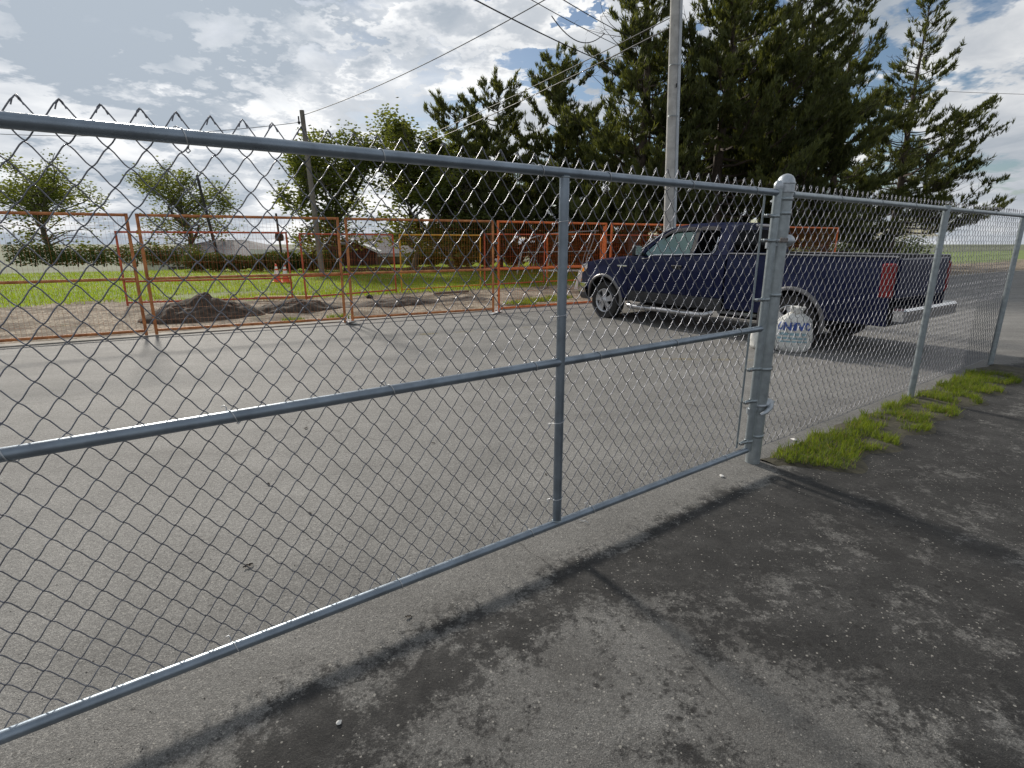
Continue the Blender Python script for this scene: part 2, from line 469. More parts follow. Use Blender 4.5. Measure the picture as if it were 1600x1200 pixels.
def lawn_edge(U): return 5.3 + .9 * np.clip((2.2 - U) / 4.0, 0, 1) * 2.0 + .5 * (fbm(U * .7, U * 0 + 3.3, 5, 3) - .45)
struct(strip('gravel_verge', -200, 200, .21, 8.5, 1600, 50, gravel_mat(), lambda U, Q, X, Y: -.012 + .10 * (fbm(X * 1.7, Y * 1.7, 3, 5) - .47) * np.clip((Q - .2) * 1.2, 0, 1) - .1 * np.clip(Q - 7.6, 0, 1)))


def lawn_mat():
    m = bpy.data.materials.new('lawn_grass'); m.use_nodes = True; t = NT(m.node_tree)
    co = t.node('ShaderNodeTexCoord').outputs['Object']
    n = t.math('ADD', t.math('MULTIPLY', t.noise(co, .55, 5, .6), .6), t.math('MULTIPLY', t.noise(co, 14, 4, .7), .4))
    c = t.ramp(n, [(.34, (.105, .155, .024)), (.52, (.17, .24, .034)), (.70, (.25, .285, .062))])
    b = t.node('ShaderNodeBsdfPrincipled', ins={'Roughness': .9, 'Specular IOR Level': .2}); t.l.new(c, b.inputs['Base Color'])
    tr = t.node('ShaderNodeBsdfTranslucent'); t.l.new(t.mix(1.0, c, (1.9, 1.8, .9), 'MULTIPLY'), tr.inputs[0])
    ms = t.node('ShaderNodeMixShader', ins={0: .55, 1: b.outputs[0], 2: tr.outputs[0]})
    t.node('ShaderNodeOutputMaterial', ins={0: ms.outputs[0]}); return m


LAWN = lawn_mat()
LAWN_SOIL = mat('lawn_ground', (.125, .175, .032), .95, 0, .4, 1.5)
struct(strip('lawn', -200, 200, 5.2, 75, 500, 110, LAWN_SOIL, lambda U, Q, X, Y: -.03 + .05 * fbm(X * .4, Y * .4, 9, 3) + np.where(Q < lawn_edge(U), -.10, 0.0) - 4.3 * np.clip((Q - 25) / 26, 0, 1) ** 1.3))


def blades(name, X, Y, Z, hgt, wid, m, seed, lean=.5):
    rg = np.random.default_rng(seed); n = len(X); a = rg.uniform(0, 2 * PI, n); h = hgt * rg.uniform(.5, 1.25, n); wd = wid * rg.uniform(.7, 1.3, n)
    la = rg.uniform(0, 2 * PI, n); ll = h * lean * rg.uniform(0, 1, n)
    c = np.stack([X, Y, Z], -1); s = np.stack([np.cos(a) * wd, np.sin(a) * wd, 0 * a], -1)
    tip = c + np.stack([np.cos(la) * ll, np.sin(la) * ll, h], -1); mid = c + (tip - c) * .55 + np.stack([0 * h, 0 * h, h * .12], -1)
    V = np.concatenate([c - s, c + s, mid + s * .6, mid - s * .6, tip], 0).reshape(5, n, 3).transpose(1, 0, 2).reshape(-1, 3)
    i = np.arange(n)[:, None] * 5
    F = np.concatenate([i + [[0, 1, 2]], i + [[0, 2, 3]], i + [[3, 2, 4]]], 0)
    return link(name, np_mesh(name, V, F, m))


rg = np.random.default_rng(3)
n = 120000
U = rg.uniform(-9, 30, n); Q = 5.0 + 20 * rg.random(n) ** 1.5
ok = (Q > lawn_edge(U) + rg.normal(0, .25, n)); ok &= ~((U < 2.0) & (fbm(U * .5, Q * .5, 21, 3) > .50) & (Q < 8.5)); U, Q = U[ok], Q[ok]
X = EO.x + EX.x * U + EY.x * Q; Y = EO.y + EX.y * U + EY.y * Q
stuff(blades('lawn_grass_blades', X, Y, np.full(len(X), -.02) + .04 * fbm(X * .4, Y * .4, 9, 3), .085, .010, LAWN, 4))

# ------------------------------------------------------------------ chain-link fabric
COLW, ROWH, ZTOP = .0455, .0545, 1.968


def strand_mesh(right):
    """one woven wire of the fabric; x runs from column 0 to column 1, hanging down from its knuckle"""
    pts = []; legs = 34; xr = COLW if right else 0.0; xl = COLW - xr; r = .0065
    # knuckle: the end bent over the neighbour
    sgn = 1 if right else -1
    pts += [(xr + sgn * .013, .004, ZTOP - .020), (xr + sgn * .0075, .0045, ZTOP - .004), (xr + sgn * .001, .003, ZTOP + .004), (xr - sgn * .006, -.001 if right else .003, ZTOP - .004)]
    for i in range(legs):
        x0, x1 = (xr, xl) if i % 2 == 0 else (xl, xr); z0 = ZTOP - i * ROWH; z1 = z0 - ROWH
        front = -1 if x1 < x0 else 1                # legs rising to the right lie in front
        for tt in ((.10, .28, .5, .72, .90) if i == 0 else (0.0, .10, .28, .5, .72, .90)):
            ov = .0022 * max(0, 1 - tt / .1) + .0022 * 0
            xx = x0 + (x1 - x0) * tt + (ov if x0 > x1 else -ov)
            # slight S bend of each leg
            zz_ = z0 + (z1 - z0) * tt + .0030 * math.sin(2 * PI * tt) * 1.0
            pts.append((xx, front * r * math.sin(PI * tt) ** .7, zz_))
    pts.append((x1, 0, z1)); pts.append((x1 + (.008 if x1 > x0 else -.008), .002, z1 - .024))
    b = MB(); b.tube(pts, .0021, 5, cap=False); return b.mesh('mesh_wire', WIRE, 80)


ST_R, ST_L = strand_mesh(True), strand_mesh(False)


def fabric(parent, k0, k1, yoff):
    rr = random.Random(5)
    for k in range(k0, k1):
        o = link('mesh_wire', ST_R if k % 2 == 0 else ST_L, parent, (.2365 + COLW * k, yoff + rr.uniform(-.0012, .0012), rr.uniform(-.0025, .0025)))
        o.rotation_euler = (rr.uniform(-.0015, .0015), rr.uniform(-.0008, .0008), rr.uniform(-.03, .03))


def ring(r, n=14, c=(0, 0, 0), axis='x', wob=0.0, rr=random):
    out = []
    for i in range(n):
        a = 2 * PI * i / n; p = (math.cos(a) * r, math.sin(a) * r)
        out.append((c[0] + wob * (i / n - .5), c[1] + p[0], c[2] + p[1]) if axis == 'x' else (c[0] + p[0], c[1] + p[1], c[2] + wob * (i / n - .5)))
    return out


def rail_tie(parent, s, z, pr, fabric_y, seed):
    """tie wire wrapped over a horizontal rail and twisted on the fabric behind"""
    rr = random.Random(seed); b = MB(); rad = pr + .002; pts = []
    tilt = rr.uniform(.008, .02)
    for i in range(15):
        a = PI * (.5 + .12) + (2 * PI - .24 * PI) * i / 14          # opens to the far side
        f = i / 14
        pts.append((s + tilt * (f - .5) * 2, -math.sin(a + PI / 2 - PI / 2) * 0 + rad * math.cos(a - PI / 2 + PI / 2 - PI / 2 + PI), z + rad * math.sin(a - PI / 2 + PI)))
    pts = []
    for i in range(15):
        a = math.radians(40) + math.radians(280) * i / 14           # angle from +y (far side)
        f = i / 14
        pts.append((s + tilt * (f - .5) * 2, rad * math.cos(a), z + rad * math.sin(a)))
    p0, p1 = pts[0], pts[-1]
    pts = [(s - tilt - .012, fabric_y + .006, z + .030), (s - tilt - .003, fabric_y + .004, z + .034), (s - tilt + .002, fabric_y - .004, z + .028)] + pts + \
          [(s + tilt - .002, fabric_y - .004, z - .028), (s + tilt + .004, fabric_y + .006, z - .033), (s + tilt - .004, fabric_y + .004, z - .040), (s + tilt - .010, fabric_y - .004, z - .034), (s + tilt - .004, fabric_y - .008, z - .028)]
    b.tube(pts, .0019, 6); b.build('tie_wire', TIE, parent, 60)


def post_tie(parent, s, z, pr, fabric_y, seed):
    rr = random.Random(seed); b = MB(); rad = pr + .002; dz = rr.uniform(.006, .014); pts = []
    for i in range(15):
        a = math.radians(40) + math.radians(280) * i / 14; f = i / 14
        pts.append((s + rad * math.sin(a), rad * math.cos(a), z + dz * (.5 - f) * 2))
    pts = [(s + .05, fabric_y - .012, z + dz - .012), (s + .040, fabric_y + .004, z + dz - .004)] + pts + [(s - .036, fabric_y + .006, z - dz - .002), (s - .046, fabric_y - .004, z - dz - .010), (s - .040, fabric_y - .010, z - dz - .018)]
    b.tube(pts, .0019, 6); b.build('tie_wire', TIE, parent, 60)


# ------------------------------------------------------------------ the gate
gate = thing('chain_link_gate', 'long galvanized chain-link swing gate with welded pipe frame standing across the asphalt', 'gate', GO, GA)
PR = .0212; SL, SR = -2.10, 3.440
def hpipe(name, s0, s1, z, r=PR, parent=gate, m=GALV):
    b = MB(); b.tube([(s0 + (s1 - s0) * i / 8, 0, z) for i in range(9)], r, 20); return b.build(name, m, parent)
def vpipe(name, s, z0, z1, r=.0235, parent=gate, m=GALV, y=0.0):
    b = MB(); b.tube([(s, y, z0 + (z1 - z0) * i / 6) for i in range(7)], r, 20); return b.build(name, m, parent)
hpipe('top_rail', SL, SR - .01, 1.900); hpipe('middle_rail', SL, SR - .01, 1.016); hpipe('bottom_rail', SL, SR - .01, .126)
vpipe('frame_post', 1.617, .140, 1.885, .0232)
vpipe('frame_post', SR, .118, 1.935, .0262, m=GALV2); vpipe('frame_post', SL, .118, 1.935, .0240, m=GALV2)
for s in (1.617,):                                   # weld beads where the pipes meet
    for z, up in ((1.900, -1), (.126, 1)):
        b = MB(); b.tube(ring(.0245, 16, (s, 0, z + up * .0195), 'z'), .0032, 6, closed=True); b.build('weld_bead', GALV2, gate)
for s in (SR, SL):
    b = MB(); b.lathe([(.0275, 1.925), (.0285, 1.935), (.0285, 1.952), (.025, 1.958), (.019, 1.968), (.010, 1.975), (0.0005, 1.977)], 20, Matrix.Translation((s, 0, 0)))
    b.build('post_cap', CAST, gate)
FY = .0310
fabric(gate, -50, 68, FY)
for i, s in enumerate((-1.6, -1.0, -.55, .735, 1.477, 1.894, 2.541, 3.174, .17)): rail_tie(gate, s if s > .2 or s < 0 else .11, 1.900, PR, FY, i)
for i, s in enumerate((-1.5, -.9, -.45, .14, .720, 1.453, 1.880, 2.510, 3.169)): rail_tie(gate, s, 1.016, PR, FY, 20 + i)
for i, s in enumerate((-1.5, -.8, .044, .706, 1.443, 1.879, 2.520, 3.160)): rail_tie(gate, s, .126, PR, FY, 40 + i)
for i, z in enumerate((1.689, 1.251, .705, .276)): post_tie(gate, 1.617, z, .0232, FY, 60 + i)
TB = 3.345
b = MB(); b.box((TB, FY, 1.02), (.019, .006, 1.74), bev=.0015); b.build('tension_bar', GALV2, gate)


def band(parent, s, z, r, tail, y=0.0, m=GALV2, bolt=True, name='tension_band'):
    """strap round a vertical pipe with two ears reaching sideways"""
    b = MB(); w_ = .022; t_ = .0022; out = []; n = 20
    prof = []
    a0 = math.radians(22)
    for i in range(n + 1):
        a = a0 + (2 * PI - 2 * a0) * i / n
        prof.append((math.cos(a) * (r + t_), math.sin(a) * (r + t_)))
    sg = 1 if tail > 0 else -1
    prof = [(abs(tail), .005)] + prof[::-1] + [(abs(tail), -.005)] if False else [(abs(tail), .006)] + prof + [(abs(tail), -.006)]
    G = [[(s + sg * px, y + py, z - w_ / 2), (s + sg * px, y + py, z + w_ / 2)] for px, py in prof]
    b.grid(G); me = b.mesh(name, m, 50); o = link(name, me, parent)
    md = o.modifiers.new('thick', 'SOLIDIFY'); md.thickness = .003; md.offset = 0
    if bolt:
        bb = MB(); bx = s + sg * (abs(tail) - .012)
        bb.tube([(bx, y - .020, z), (bx, y + .022, z)], .0042, 8)
        bb.lathe([(.0085, 0), (.0085, .006)], 6, Matrix.Translation((bx, y - .016, z)) @ Matrix.Rotation(R(90), 4, 'X'))
        bb.build('bolt', RUSTBOLT, o, 30)
    return o


for z in (1.755, 1.60, 1.215, .735, .50, .195): band(gate, SR, z, .024, -(SR - TB + .018), 0, GALV2)

# ------------------------------------------------------------------ gate post with hinges
SP = 3.548
gp = thing('gate_post', 'thick galvanized steel gate post with domed cap standing in the asphalt', 'post', gate_pt(SP, .012), GA)
b = MB(); b.tube([(0, 0, -.05 + 1.99 * i / 8) for i in range(9)], .0508, 32); b.build('post_pipe', mat('galvanized_post', (.33, .365, .38), .46, .55, .20, 16, .10, 60), gp)
b = MB(); b.lathe([(.0545, 1.905), (.0565, 1.907), (.0565, 1.957), (.060, 1.960), (.060, 1.966), (.055, 1.972), (.050, 1.990), (.040, 2.006), (.024, 2.018), (.008, 2.023), (.0005, 2.0235)], 32)
b.build('dome_cap', CAST, gp)
def hinge(z, ang, low=False):
    h = band(gp, 0, z, .0515, .085, 0, CAST, False, 'hinge'); h.modifiers['thick'].thickness = .006
    h.rotation_euler = (0, 0, ang)
    # collar on the gate upright, socket and pintle
    x0 = SR - SP; b = MB()
    b.tube([(x0, 0, z - .050), (x0, 0, z - .012)], .0285, 20)
    b.box((x0 * .42, -.006, z - .028), (.055, .034, .026), bev=.006)
    b.build('hinge_collar', CAST, gp)
    b = MB(); M = Matrix.Translation((.052, -.028, z)) @ Matrix.Rotation(R(90), 4, 'Y')
    b.lathe([(.0005, -.052), (.024, -.050), (.037, -.036), (.041, -.010), (.040, .018), (.034, .036), (.020, .046), (.0005, .049)], 20, M)
    b.build('hinge_socket', CAST, gp)
    b = MB(); b.tube([(.098, -.028, z), (.150, -.028, z)], .0075, 8); b.lathe([(.014, 0), (.014, .011)], 6, Matrix.Translation((.100, -.028, z)) @ Matrix.Rotation(R(90), 4, 'Y'))
    b.build('hinge_nut', GALV2, gp)
    if low:
        b = MB(); b.tube([(-.085, -.062, z - .050), (-.04, -.078, z - .034), (.01, -.078, z - .012), (.055, -.060, z + .008), (.085, -.036, z + .014)], [.010, .016, .017, .018, .010], 10)
        b.build('hinge_bolt', CAST, gp)
    else:
        b = MB(); b.box((-.045, -.058, z + .004), (.075, .018, .030), bev=.004); b.tube([(-.075, -.060, z + .012), (-.015, -.064, z + .012)], .006, 8); b.build('hinge_bolt', RUSTBOLT, gp)
hinge(1.60, 0.0); hinge(.45, 0.0, True)
for z in (1.865, 1.775, 1.24, .72, .215): band(gp, 0, z, .0512, .092, 0, GALV2)
b = MB(); b.lathe([(.026, 0), (.0265, .045), (.022, .05)], 18, Matrix.Translation((.055, 0, 1.897)) @ Matrix.Rotation(R(90), 4, 'Y')); b.build('rail_end_cup', CAST, gp)

# ------------------------------------------------------------------ fence that runs on from the post
fence = thing('chain_link_fence', 'chain-link fence run continuing to the right of the domed gate post', 'fence', GO, GA)
hpipe('top_rail', SP + .075, 9.2, 1.897, .0205, fence, GALV2)
fabric(fence, 75, 197, FY)
b = MB(); b.box((SP + .092, FY, 1.02), (.016, .005, 1.72)); b.build('tension_bar', GALV2, fence)
b = MB(); b.tube([(SP + .05 + .2 * i, FY + .004, .085 + .004 * math.sin(i * 1.7)) for i in range(29)], .0022, 6); b.build('tension_wire', WIRE, fence)
for s in (6.5, 9.2): vpipe('line_post', s, -.05, 1.93, .030, fence, GALV2)
for i, s in enumerate((4.3, 5.0, 5.7, 7.2, 8.0)): rail_tie(fence, s, 1.897, .0205, FY, 90 + i)


# ------------------------------------------------------------------ pickup truck
def paint_mat():
    m = bpy.data.materials.new('navy_paint'); m.use_nodes = True; t = NT(m.node_tree)
    co = t.node('ShaderNodeTexCoord').outputs['Object']
    n = t.noise(co, 3.5, 6, .65)
    sp = t.node('ShaderNodeSeparateXYZ', ins={0: co}).outputs[2]
    c = t.ramp(n, [(.3, (.0058, .0095, .042)), (.7, (.0085, .0140, .054))])
    # road dust thrown up on the lower panels
    dust = t.math('MULTIPLY', t.math('SUBTRACT', 1.0, t.sstep(sp, .35, 1.0)), t.math('ADD', .02, t.math('MULTIPLY', n, .22)))
    c = t.mix(t.math('MULTIPLY', dust, .5), c, (.07, .065, .06))
    b = t.node('ShaderNodeBsdfPrincipled', ins={'Metallic': .0, 'Specular IOR Level': .10, 'Coat Weight': .17, 'Coat Roughness': .06})
    t.l.new(c, b.inputs['Base Color']); t.l.new(t.math('ADD', .32, t.math('MULTIPLY', dust, .6)), b.inputs['Roughness'])
    t.node('ShaderNodeOutputMaterial', ins={0: b.outputs[0]}); return m


NAVY = paint_mat()
CLAD = mat('charcoal_cladding', (.030, .031, .034), .55, .1, .25, 5)
BLACK = mat('black_plastic', (.014, .014, .015), .5, 0, .3, 12)
CHROME = mat('chrome_trim', (.72, .73, .75), .16, 1.0)
TYRE = mat('tyre_rubber', (.022, .021, .020), .85, 0, .4, 10, .3, 60)
ALLOY = mat('alloy_wheel', (.50, .51, .53), .38, .75, .15, 9)
GLASS_G = glass_mat('green_tinted_glass', (.66, .84, .76), .24, .02, (.72, .95, .85))
GLASS_D = glass_mat('privacy_glass', (.03, .033, .036), .0, .03, (.35, .36, .38))
AMBER = mat('amber_lens', (.85, .30, .03), .2, 0, spec=.6)
CLEAR = mat('headlamp_lens', (.62, .64, .66), .12, .3, spec=.7)
SEATM = mat('seat_cloth', (.06, .06, .065), .9, 0, .3, 20)
LINER = mat('wheel_liner', (.010, .010, .010), .95)

truck = thing('pickup_truck', 'dark navy pickup truck with a flat front tyre parked nose toward the orange fence', 'pickup truck', (1.95, 11.70, 0), R(-55))
WC0, WC1, AZ_, AR = 0.0, 4.05, .40, .485


def z_bot(a):
    z = .47
    if a < -.45: z = .47 + .20 * min(1, (-.45 - a) / .2)
    for wc in (WC0, WC1):
        d = abs(a - wc)
        if d < AR: z = max(z, AZ_ + math.sqrt(AR * AR - d * d))
    return z


def z_top(a):
    if a < .70: return 1.085 + .185 * ((a + .93) / 1.63) ** .65
    if a < 2.84: return 1.275 + .085 * (a - .70) / 2.14
    return 1.385


def ys(a, z):
    if z < .64: y = .028 + .05 * ((.64 - z) / .3) ** 2
    else:
        t_ = (z - .64) / .74; y = .022 * (abs(t_ - .42) / .58) ** 2 + (.02 if z > 1.2 else 0) * ((z - 1.2) / .18)
    for wc in (WC0, WC1):
        d = math.hypot(a - wc, z - AZ_)
        if d < .70: y -= .045 * max(0, min(1, (.70 - d) / .20)) ** 1.3
    if a < -.15: y += .20 * ((-.15 - a) / .78) ** 2.2
    return y


def side_panel(name, a0, a1, m, far=False, zlo=None, zhi=None, nu=None, nv=12, rim=.03):
    nu = nu or max(3, int((a1 - a0) / .035)); G = []
    for i in range(nu + 1):
        a = a0 + (a1 - a0) * i / nu; lo = z_bot(a) if zlo is None else max(zlo, z_bot(a)); hi = z_top(a) if zhi is None else max(lo + .004, min(zhi, z_top(a)))
        col = [(a, ys(a, lo) + rim, lo)] + [(a, ys(a, lo + (hi - lo) * j / nv), lo + (hi - lo) * j / nv) for j in range(nv + 1)] + [(a, ys(a, hi) + rim, hi)]
        G.append(col)
    G = [[(p[0], p[1] + rim, p[2]) for p in G[0]]] + G + [[(p[0], p[1] + rim, p[2]) for p in G[-1]]]
    if far: G = [[(p[0], 2.0 - p[1], p[2]) for p in c] for c in G]
    b = MB(); b.grid(G); return b.build(name, m, truck, 40)


ZC = .635
for far in (False, True):
    f = side_panel('front_fender', -.90, .655, NAVY, far, zlo=ZC if False else None)
    d1 = side_panel('front_door', .665, 2.085, NAVY, far, zlo=ZC); d2 = side_panel('rear_door', 2.095, 2.665, NAVY, far, zlo=ZC)
    side_panel('cab_corner_panel', 2.675, 2.835, NAVY, far, zlo=ZC)
    bed = side_panel('bed_side', 2.875, 5.36, NAVY, far)
    q = (lambda p: (p[0], 2 - p[1], p[2])) if far else (lambda p: p)
    # lower cladding of the cab
    G = []
    for i in range(60):
        a = .665 + (2.835 - .665) * i / 59
        G.append([q((a, ys(a, z) - .014, z)) for z in (.43, .47, .53, .58, .615)] + [q((a, ys(a, .63) + .004, .632)), q((a, ys(a, .63) + .03, .632))])
        G[-1] = [q((a, .14, .425))] + G[-1]
    b = MB(); b.grid(G); b.build('rocker_cladding', CLAD, truck, 40)
    # wheel-arch lips
    for wc in (WC0, WC1):
        G = []
        for i in range(37):
            an = R(-12) + R(204) * i / 36; row = []
            for rr_, dy in ((AR - .012, .03), (AR - .012, -.012), (AR + .012, -.018), (AR + .038, -.010), (AR + .050, .006)):
                a = wc + rr_ * math.cos(an); z = AZ_ + rr_ * math.sin(an); row.append(q((a, ys(a, max(z, .47)) + dy, z)))
            G.append(row)
        b = MB(); b.grid(G); b.build('wheel_arch_trim', mat('arch_trim', (.16, .155, .155), .4, .3, .2, 8), truck, 50)
        b = MB(); b.grid([[q((wc + .5 * math.cos(PI * i / 18), y, AZ_ + .5 * math.sin(PI * i / 18))) for y in (.06, .42)] for i in range(19)])
        b.grid([[q((wc + .5 * math.cos(PI * i / 18), .42, AZ_ + .5 * math.sin(PI * i / 18))), q((wc, .42, AZ_ - .02))][::1] for i in range(19)])
        b.build('wheel_liner', LINER, truck, 40)
    # fender badge, door handles, chrome sill strip
    if not far:
        b = MB(); b.box((.50, ys(.5, 1.10) - .006, 1.105), (.26, .012, .030), bev=.005); b.build('fender_badge', CHROME, f)
    for dd, a in ((d1, 1.86),):
        b = MB(); b.box(q((a, ys(a, 1.13) - .016, 1.145)), (.24, .028, .040), bev=.010); b.box(q((a, ys(a, 1.13) - .002, 1.115)), (.19, .012, .05), bev=.005); b.build('door_handle', BLACK, dd)
    b = MB(); b.box(q((2.645, .045, 1.36)), (.018, .02, .02)); 
    pts = [(1.01, 1.262), (1.16, 1.278), (1.22, 1.318), (1.30, 1.336), (1.7, 1.350), (2.1, 1.364), (2.50, 1.376), (2.58, 1.392), (2.615, 1.44), (2.61, 1.66)]
    b = MB(); b.tube([q((a, .010 + (max(0, z - 1.36)) * .30, z)) for a, z in pts], .0085, 6); b.build('window_sill_trim', CHROME, truck)
    # running board
    b = MB(); b.tube([q((.70, .03, .36)), q((.80, -.075, .345)), q((.95, -.10, .335)), q((2.45, -.10, .335)), q((2.58, -.08, .34)), q((2.66, .03, .38))], .046, 12)
    for a in (1.0, 2.3): b.tube([q((a, -.09, .31)), q((a, .2, .46))], .02, 8)
    rb = b.build('running_board', mat('dulled_chrome', (.46, .46, .47), .3, .9, .2, 8), truck)
    for a in (1.22, 2.06):
        b = MB(); b.box(q((a, -.10, .379)), (.34, .085, .014), bev=.004); b.build('step_pad', BLACK, rb)
    b = MB(); b.tube([q((2.72, .12, .40)), q((3.45, .12, .40))], .03, 8); b.build('frame_rail', mat('frame_rail_grey', (.20, .20, .20), .6, .3), truck)
    # mirror
    b = MB(); b.box(q((1.02, -.175, 1.415)), (.11, .20, .205), bev=.035); b.tube([q((1.0, .04, 1.345)), q((1.0, -.10, 1.36))], .035, 10); mir = b.build('side_mirror', BLACK, truck)
    b = MB(); b.box(q((1.078, -.175, 1.415)), (.006, .155, .155), bev=.002); b.build('mirror_glass', CHROME, mir)
    # headlamp wrapping the corner
    G = []
    for i in range(9):
        a = -.905 + .33 * i / 8; top = z_top(a) - .028; bot = .905 + .12 * (i / 8) ** 2
        G.append([q((a - .004, ys(a, z) - .008, z)) for z in (bot, (bot + top) / 2, top)])
    G = [[q((-.955, .50, z)) for z in (.90, .98, 1.05)], [q((-.945, .34, z)) for z in (.90, .98, 1.055)]] + G
    b = MB(); b.grid(G); hl = b.build('headlight', CLEAR, truck, 50)
    b = MB(); b.grid([[q((a - .004, ys(a, z) - .014, z)) for z in (.935, .98, 1.02)] for a in (-.895, -.83, -.77, -.725)]); b.build('side_marker', AMBER, hl)
    # tail lamp
    b = MB(); b.box(q((5.30, .035, 1.08)), (.16, .09, .46), bev=.02); b.build('tail_light', mat('red_lens', (.20, .006, .008), .2), truck)
    # bed rail cap
    b = MB(); b.box(q((4.115, .075, 1.392)), (2.48, .12, .022), bev=.008); b.build('bed_rail_cap', mat('bed_rail_cap', (.20, .20, .21), .4, .3), truck)
    b = MB(); b.box(q((4.115, .15, 1.13)), (2.46, .03, .50)); b.build('bed_inner_wall', CLAD, truck)

# greenhouse: pillars, windows, roof
def gy(a, z): return .030 + .215 * max(0, (z - 1.30)) / .56 * (1 - .10 * (1.86 - z)) + .02 * max(0, (1.30 - a)) 


outer = [(.66, 1.268), (.80, 1.345), (1.02, 1.49), (1.24, 1.655), (1.40, 1.765), (1.54, 1.825), (1.75, 1.858), (2.10, 1.872), (2.50, 1.868), (2.74, 1.848), (2.80, 1.80), (2.838, 1.60), (2.842, 1.365), (2.1, 1.345), (1.3, 1.30)]
win1 = [(1.00, 1.305), (1.035, 1.40), (1.16, 1.515), (1.33, 1.655), (1.47, 1.745), (1.62, 1.790), (1.90, 1.812), (2.06, 1.815), (2.07, 1.60), (2.075, 1.362), (1.7, 1.352), (1.30, 1.340), (1.20, 1.315)]
win2 = [(2.17, 1.374), (2.165, 1.60), (2.17, 1.815), (2.40, 1.815), (2.565, 1.800), (2.598, 1.62), (2.612, 1.46), (2.585, 1.395), (2.52, 1.380)]
for far in (False, True):
    q = (lambda p: (p[0], 2 - p[1], p[2])) if far else (lambda p: p)
    def frame_mesh(name, polys, m, dy=0.0, par=truck, rim=.035, glass=False):
        vs2 = [p for pl in polys for p in pl]; tri = tessellate_polygon([[Vector((p[0], p[1], 0)) for p in pl] for pl in polys])
        b = MB(); vs = [q((p[0], gy(*p) + dy, p[1])) for p in vs2]; fs = [tuple(t) for t in tri]; o = 0; n0 = len(vs)
        if rim:
            vs += [q((p[0], gy(*p) + dy + rim, p[1])) for p in vs2]
            for pl in polys:
                n_ = len(pl); fs += [(o + i, o + (i + 1) % n_, n0 + o + (i + 1) % n_, n0 + o + i) for i in range(n_)]; o += n_
        b.add(vs, fs); return b.build(name, m, par, 30)
    cf = frame_mesh('cab_frame', [outer, win1, win2], NAVY)
    frame_mesh('front_window', [win1], GLASS_G, .020, truck, 0); frame_mesh('rear_window', [win2], GLASS_D, .020, truck, 0)
    frame_mesh('pillar_trim', [[(2.085, 1.37), (2.082, 1.815), (2.158, 1.815), (2.16, 1.37)]], BLACK, -.003, truck, .003)
    # drip visors over the windows
    for pl in ([(1.36, 1.672), (1.50, 1.765), (1.62, 1.802), (1.90, 1.824), (2.05, 1.826)], [(2.17, 1.828), (2.40, 1.828), (2.56, 1.815)]):
        b = MB(); b.grid([[q((a, gy(a, z) - .004, z + .012)), q((a, gy(a, z) - .030, z - .014)), q((a, gy(a, z) - .034, z - .050)), q((a, gy(a, z) - .028, z - .052))] for a, z in pl])
        b.build('window_visor', mat('smoked_visor', (.045, .035, .030), .12, 0, spec=.8), truck, 60)
    # chrome strip added to stand in for the bright reflection on the windscreen pillar
    b = MB(); b.tube([q((a, gy(a, z) - .012, z)) for a, z in ((.86, 1.395), (1.02, 1.502), (1.24, 1.667), (1.40, 1.777), (1.52, 1.83))], .012, 6); b.build('pillar_reflection_strip', CHROME, truck)

b = MB(); G = []
for i in range(15):
    a = 1.34 + (2.83 - 1.34) * i / 14; row = []
    zside = np.interp(a, [1.34, 1.40, 1.54, 1.75, 2.1, 2.5, 2.74, 2.83], [1.725, 1.765, 1.825, 1.858, 1.872, 1.868, 1.848, 1.80])
    zmid = np.interp(a, [1.34, 1.42, 1.7, 2.1, 2.6, 2.83], [1.845, 1.875, 1.918, 1.930, 1.918, 1.885])
    y0 = gy(a, zside)
    for j in range(17):
        t_ = j / 16; y = y0 + (2 - 2 * y0) * t_; e = 1 - abs(2 * t_ - 1) ** 3.2; row.append((a, y, zside - .004 + (zmid - zside) * e))
    G.append(row)
b.grid(G); b.build('roof', NAVY, truck, 50)
b = MB(); G = []
for i in range(9):
    t_ = i / 8; row = []
    for j in range(13):
        s_ = j / 12; ab = .80 - .28 * (1 - (2 * s_ - 1) ** 2); at = 1.40 - .08 * (1 - (2 * s_ - 1) ** 2); zt = 1.765 + .10 * (1 - abs(2 * s_ - 1) ** 2.5)
        a = ab + (at - ab) * t_; z = 1.285 + (zt - 1.285) * t_; y0 = .09 + .15 * t_; row.append((a, y0 + (2 - 2 * y0) * s_, z + .03 * math.sin(PI * t_)))
    G.append(row)
b.grid(G); b.build('windscreen', GLASS_G, truck, 60)
# cab back wall with its window
bk = [(.035, 1.0), (.035, 1.36), (.10, 1.60), (.205, 1.80), (.30, 1.855), (1.0, 1.885), (1.70, 1.855), (1.795, 1.80), (1.90, 1.60), (1.965, 1.36), (1.965, 1.0)]
bw = [(.20, 1.40), (.24, 1.60), (.32, 1.765), (1.0, 1.79), (1.68, 1.765), (1.76, 1.60), (1.80, 1.40)]
tri = tessellate_polygon([[Vector((p[0], p[1], 0)) for p in bk], [Vector((p[0], p[1], 0)) for p in bw]])
b = MB(); b.add([(2.845, p[0], p[1]) for p in bk + bw], [tuple(t) for t in tri]); b.build('cab_back', NAVY, truck)
b = MB(); b.prism([(p[0], p[1]) for p in bw], 0, .006, lambda v: (2.838 - v[1], v[0], v[2])); b.build('back_window', GLASS_D, truck)
b = MB(); b.box((2.855, 1.0, 1.855), (.05, .42, .045), bev=.012); b.build('high_brake_light', mat('pale_lens', (.45, .42, .42), .3), truck)
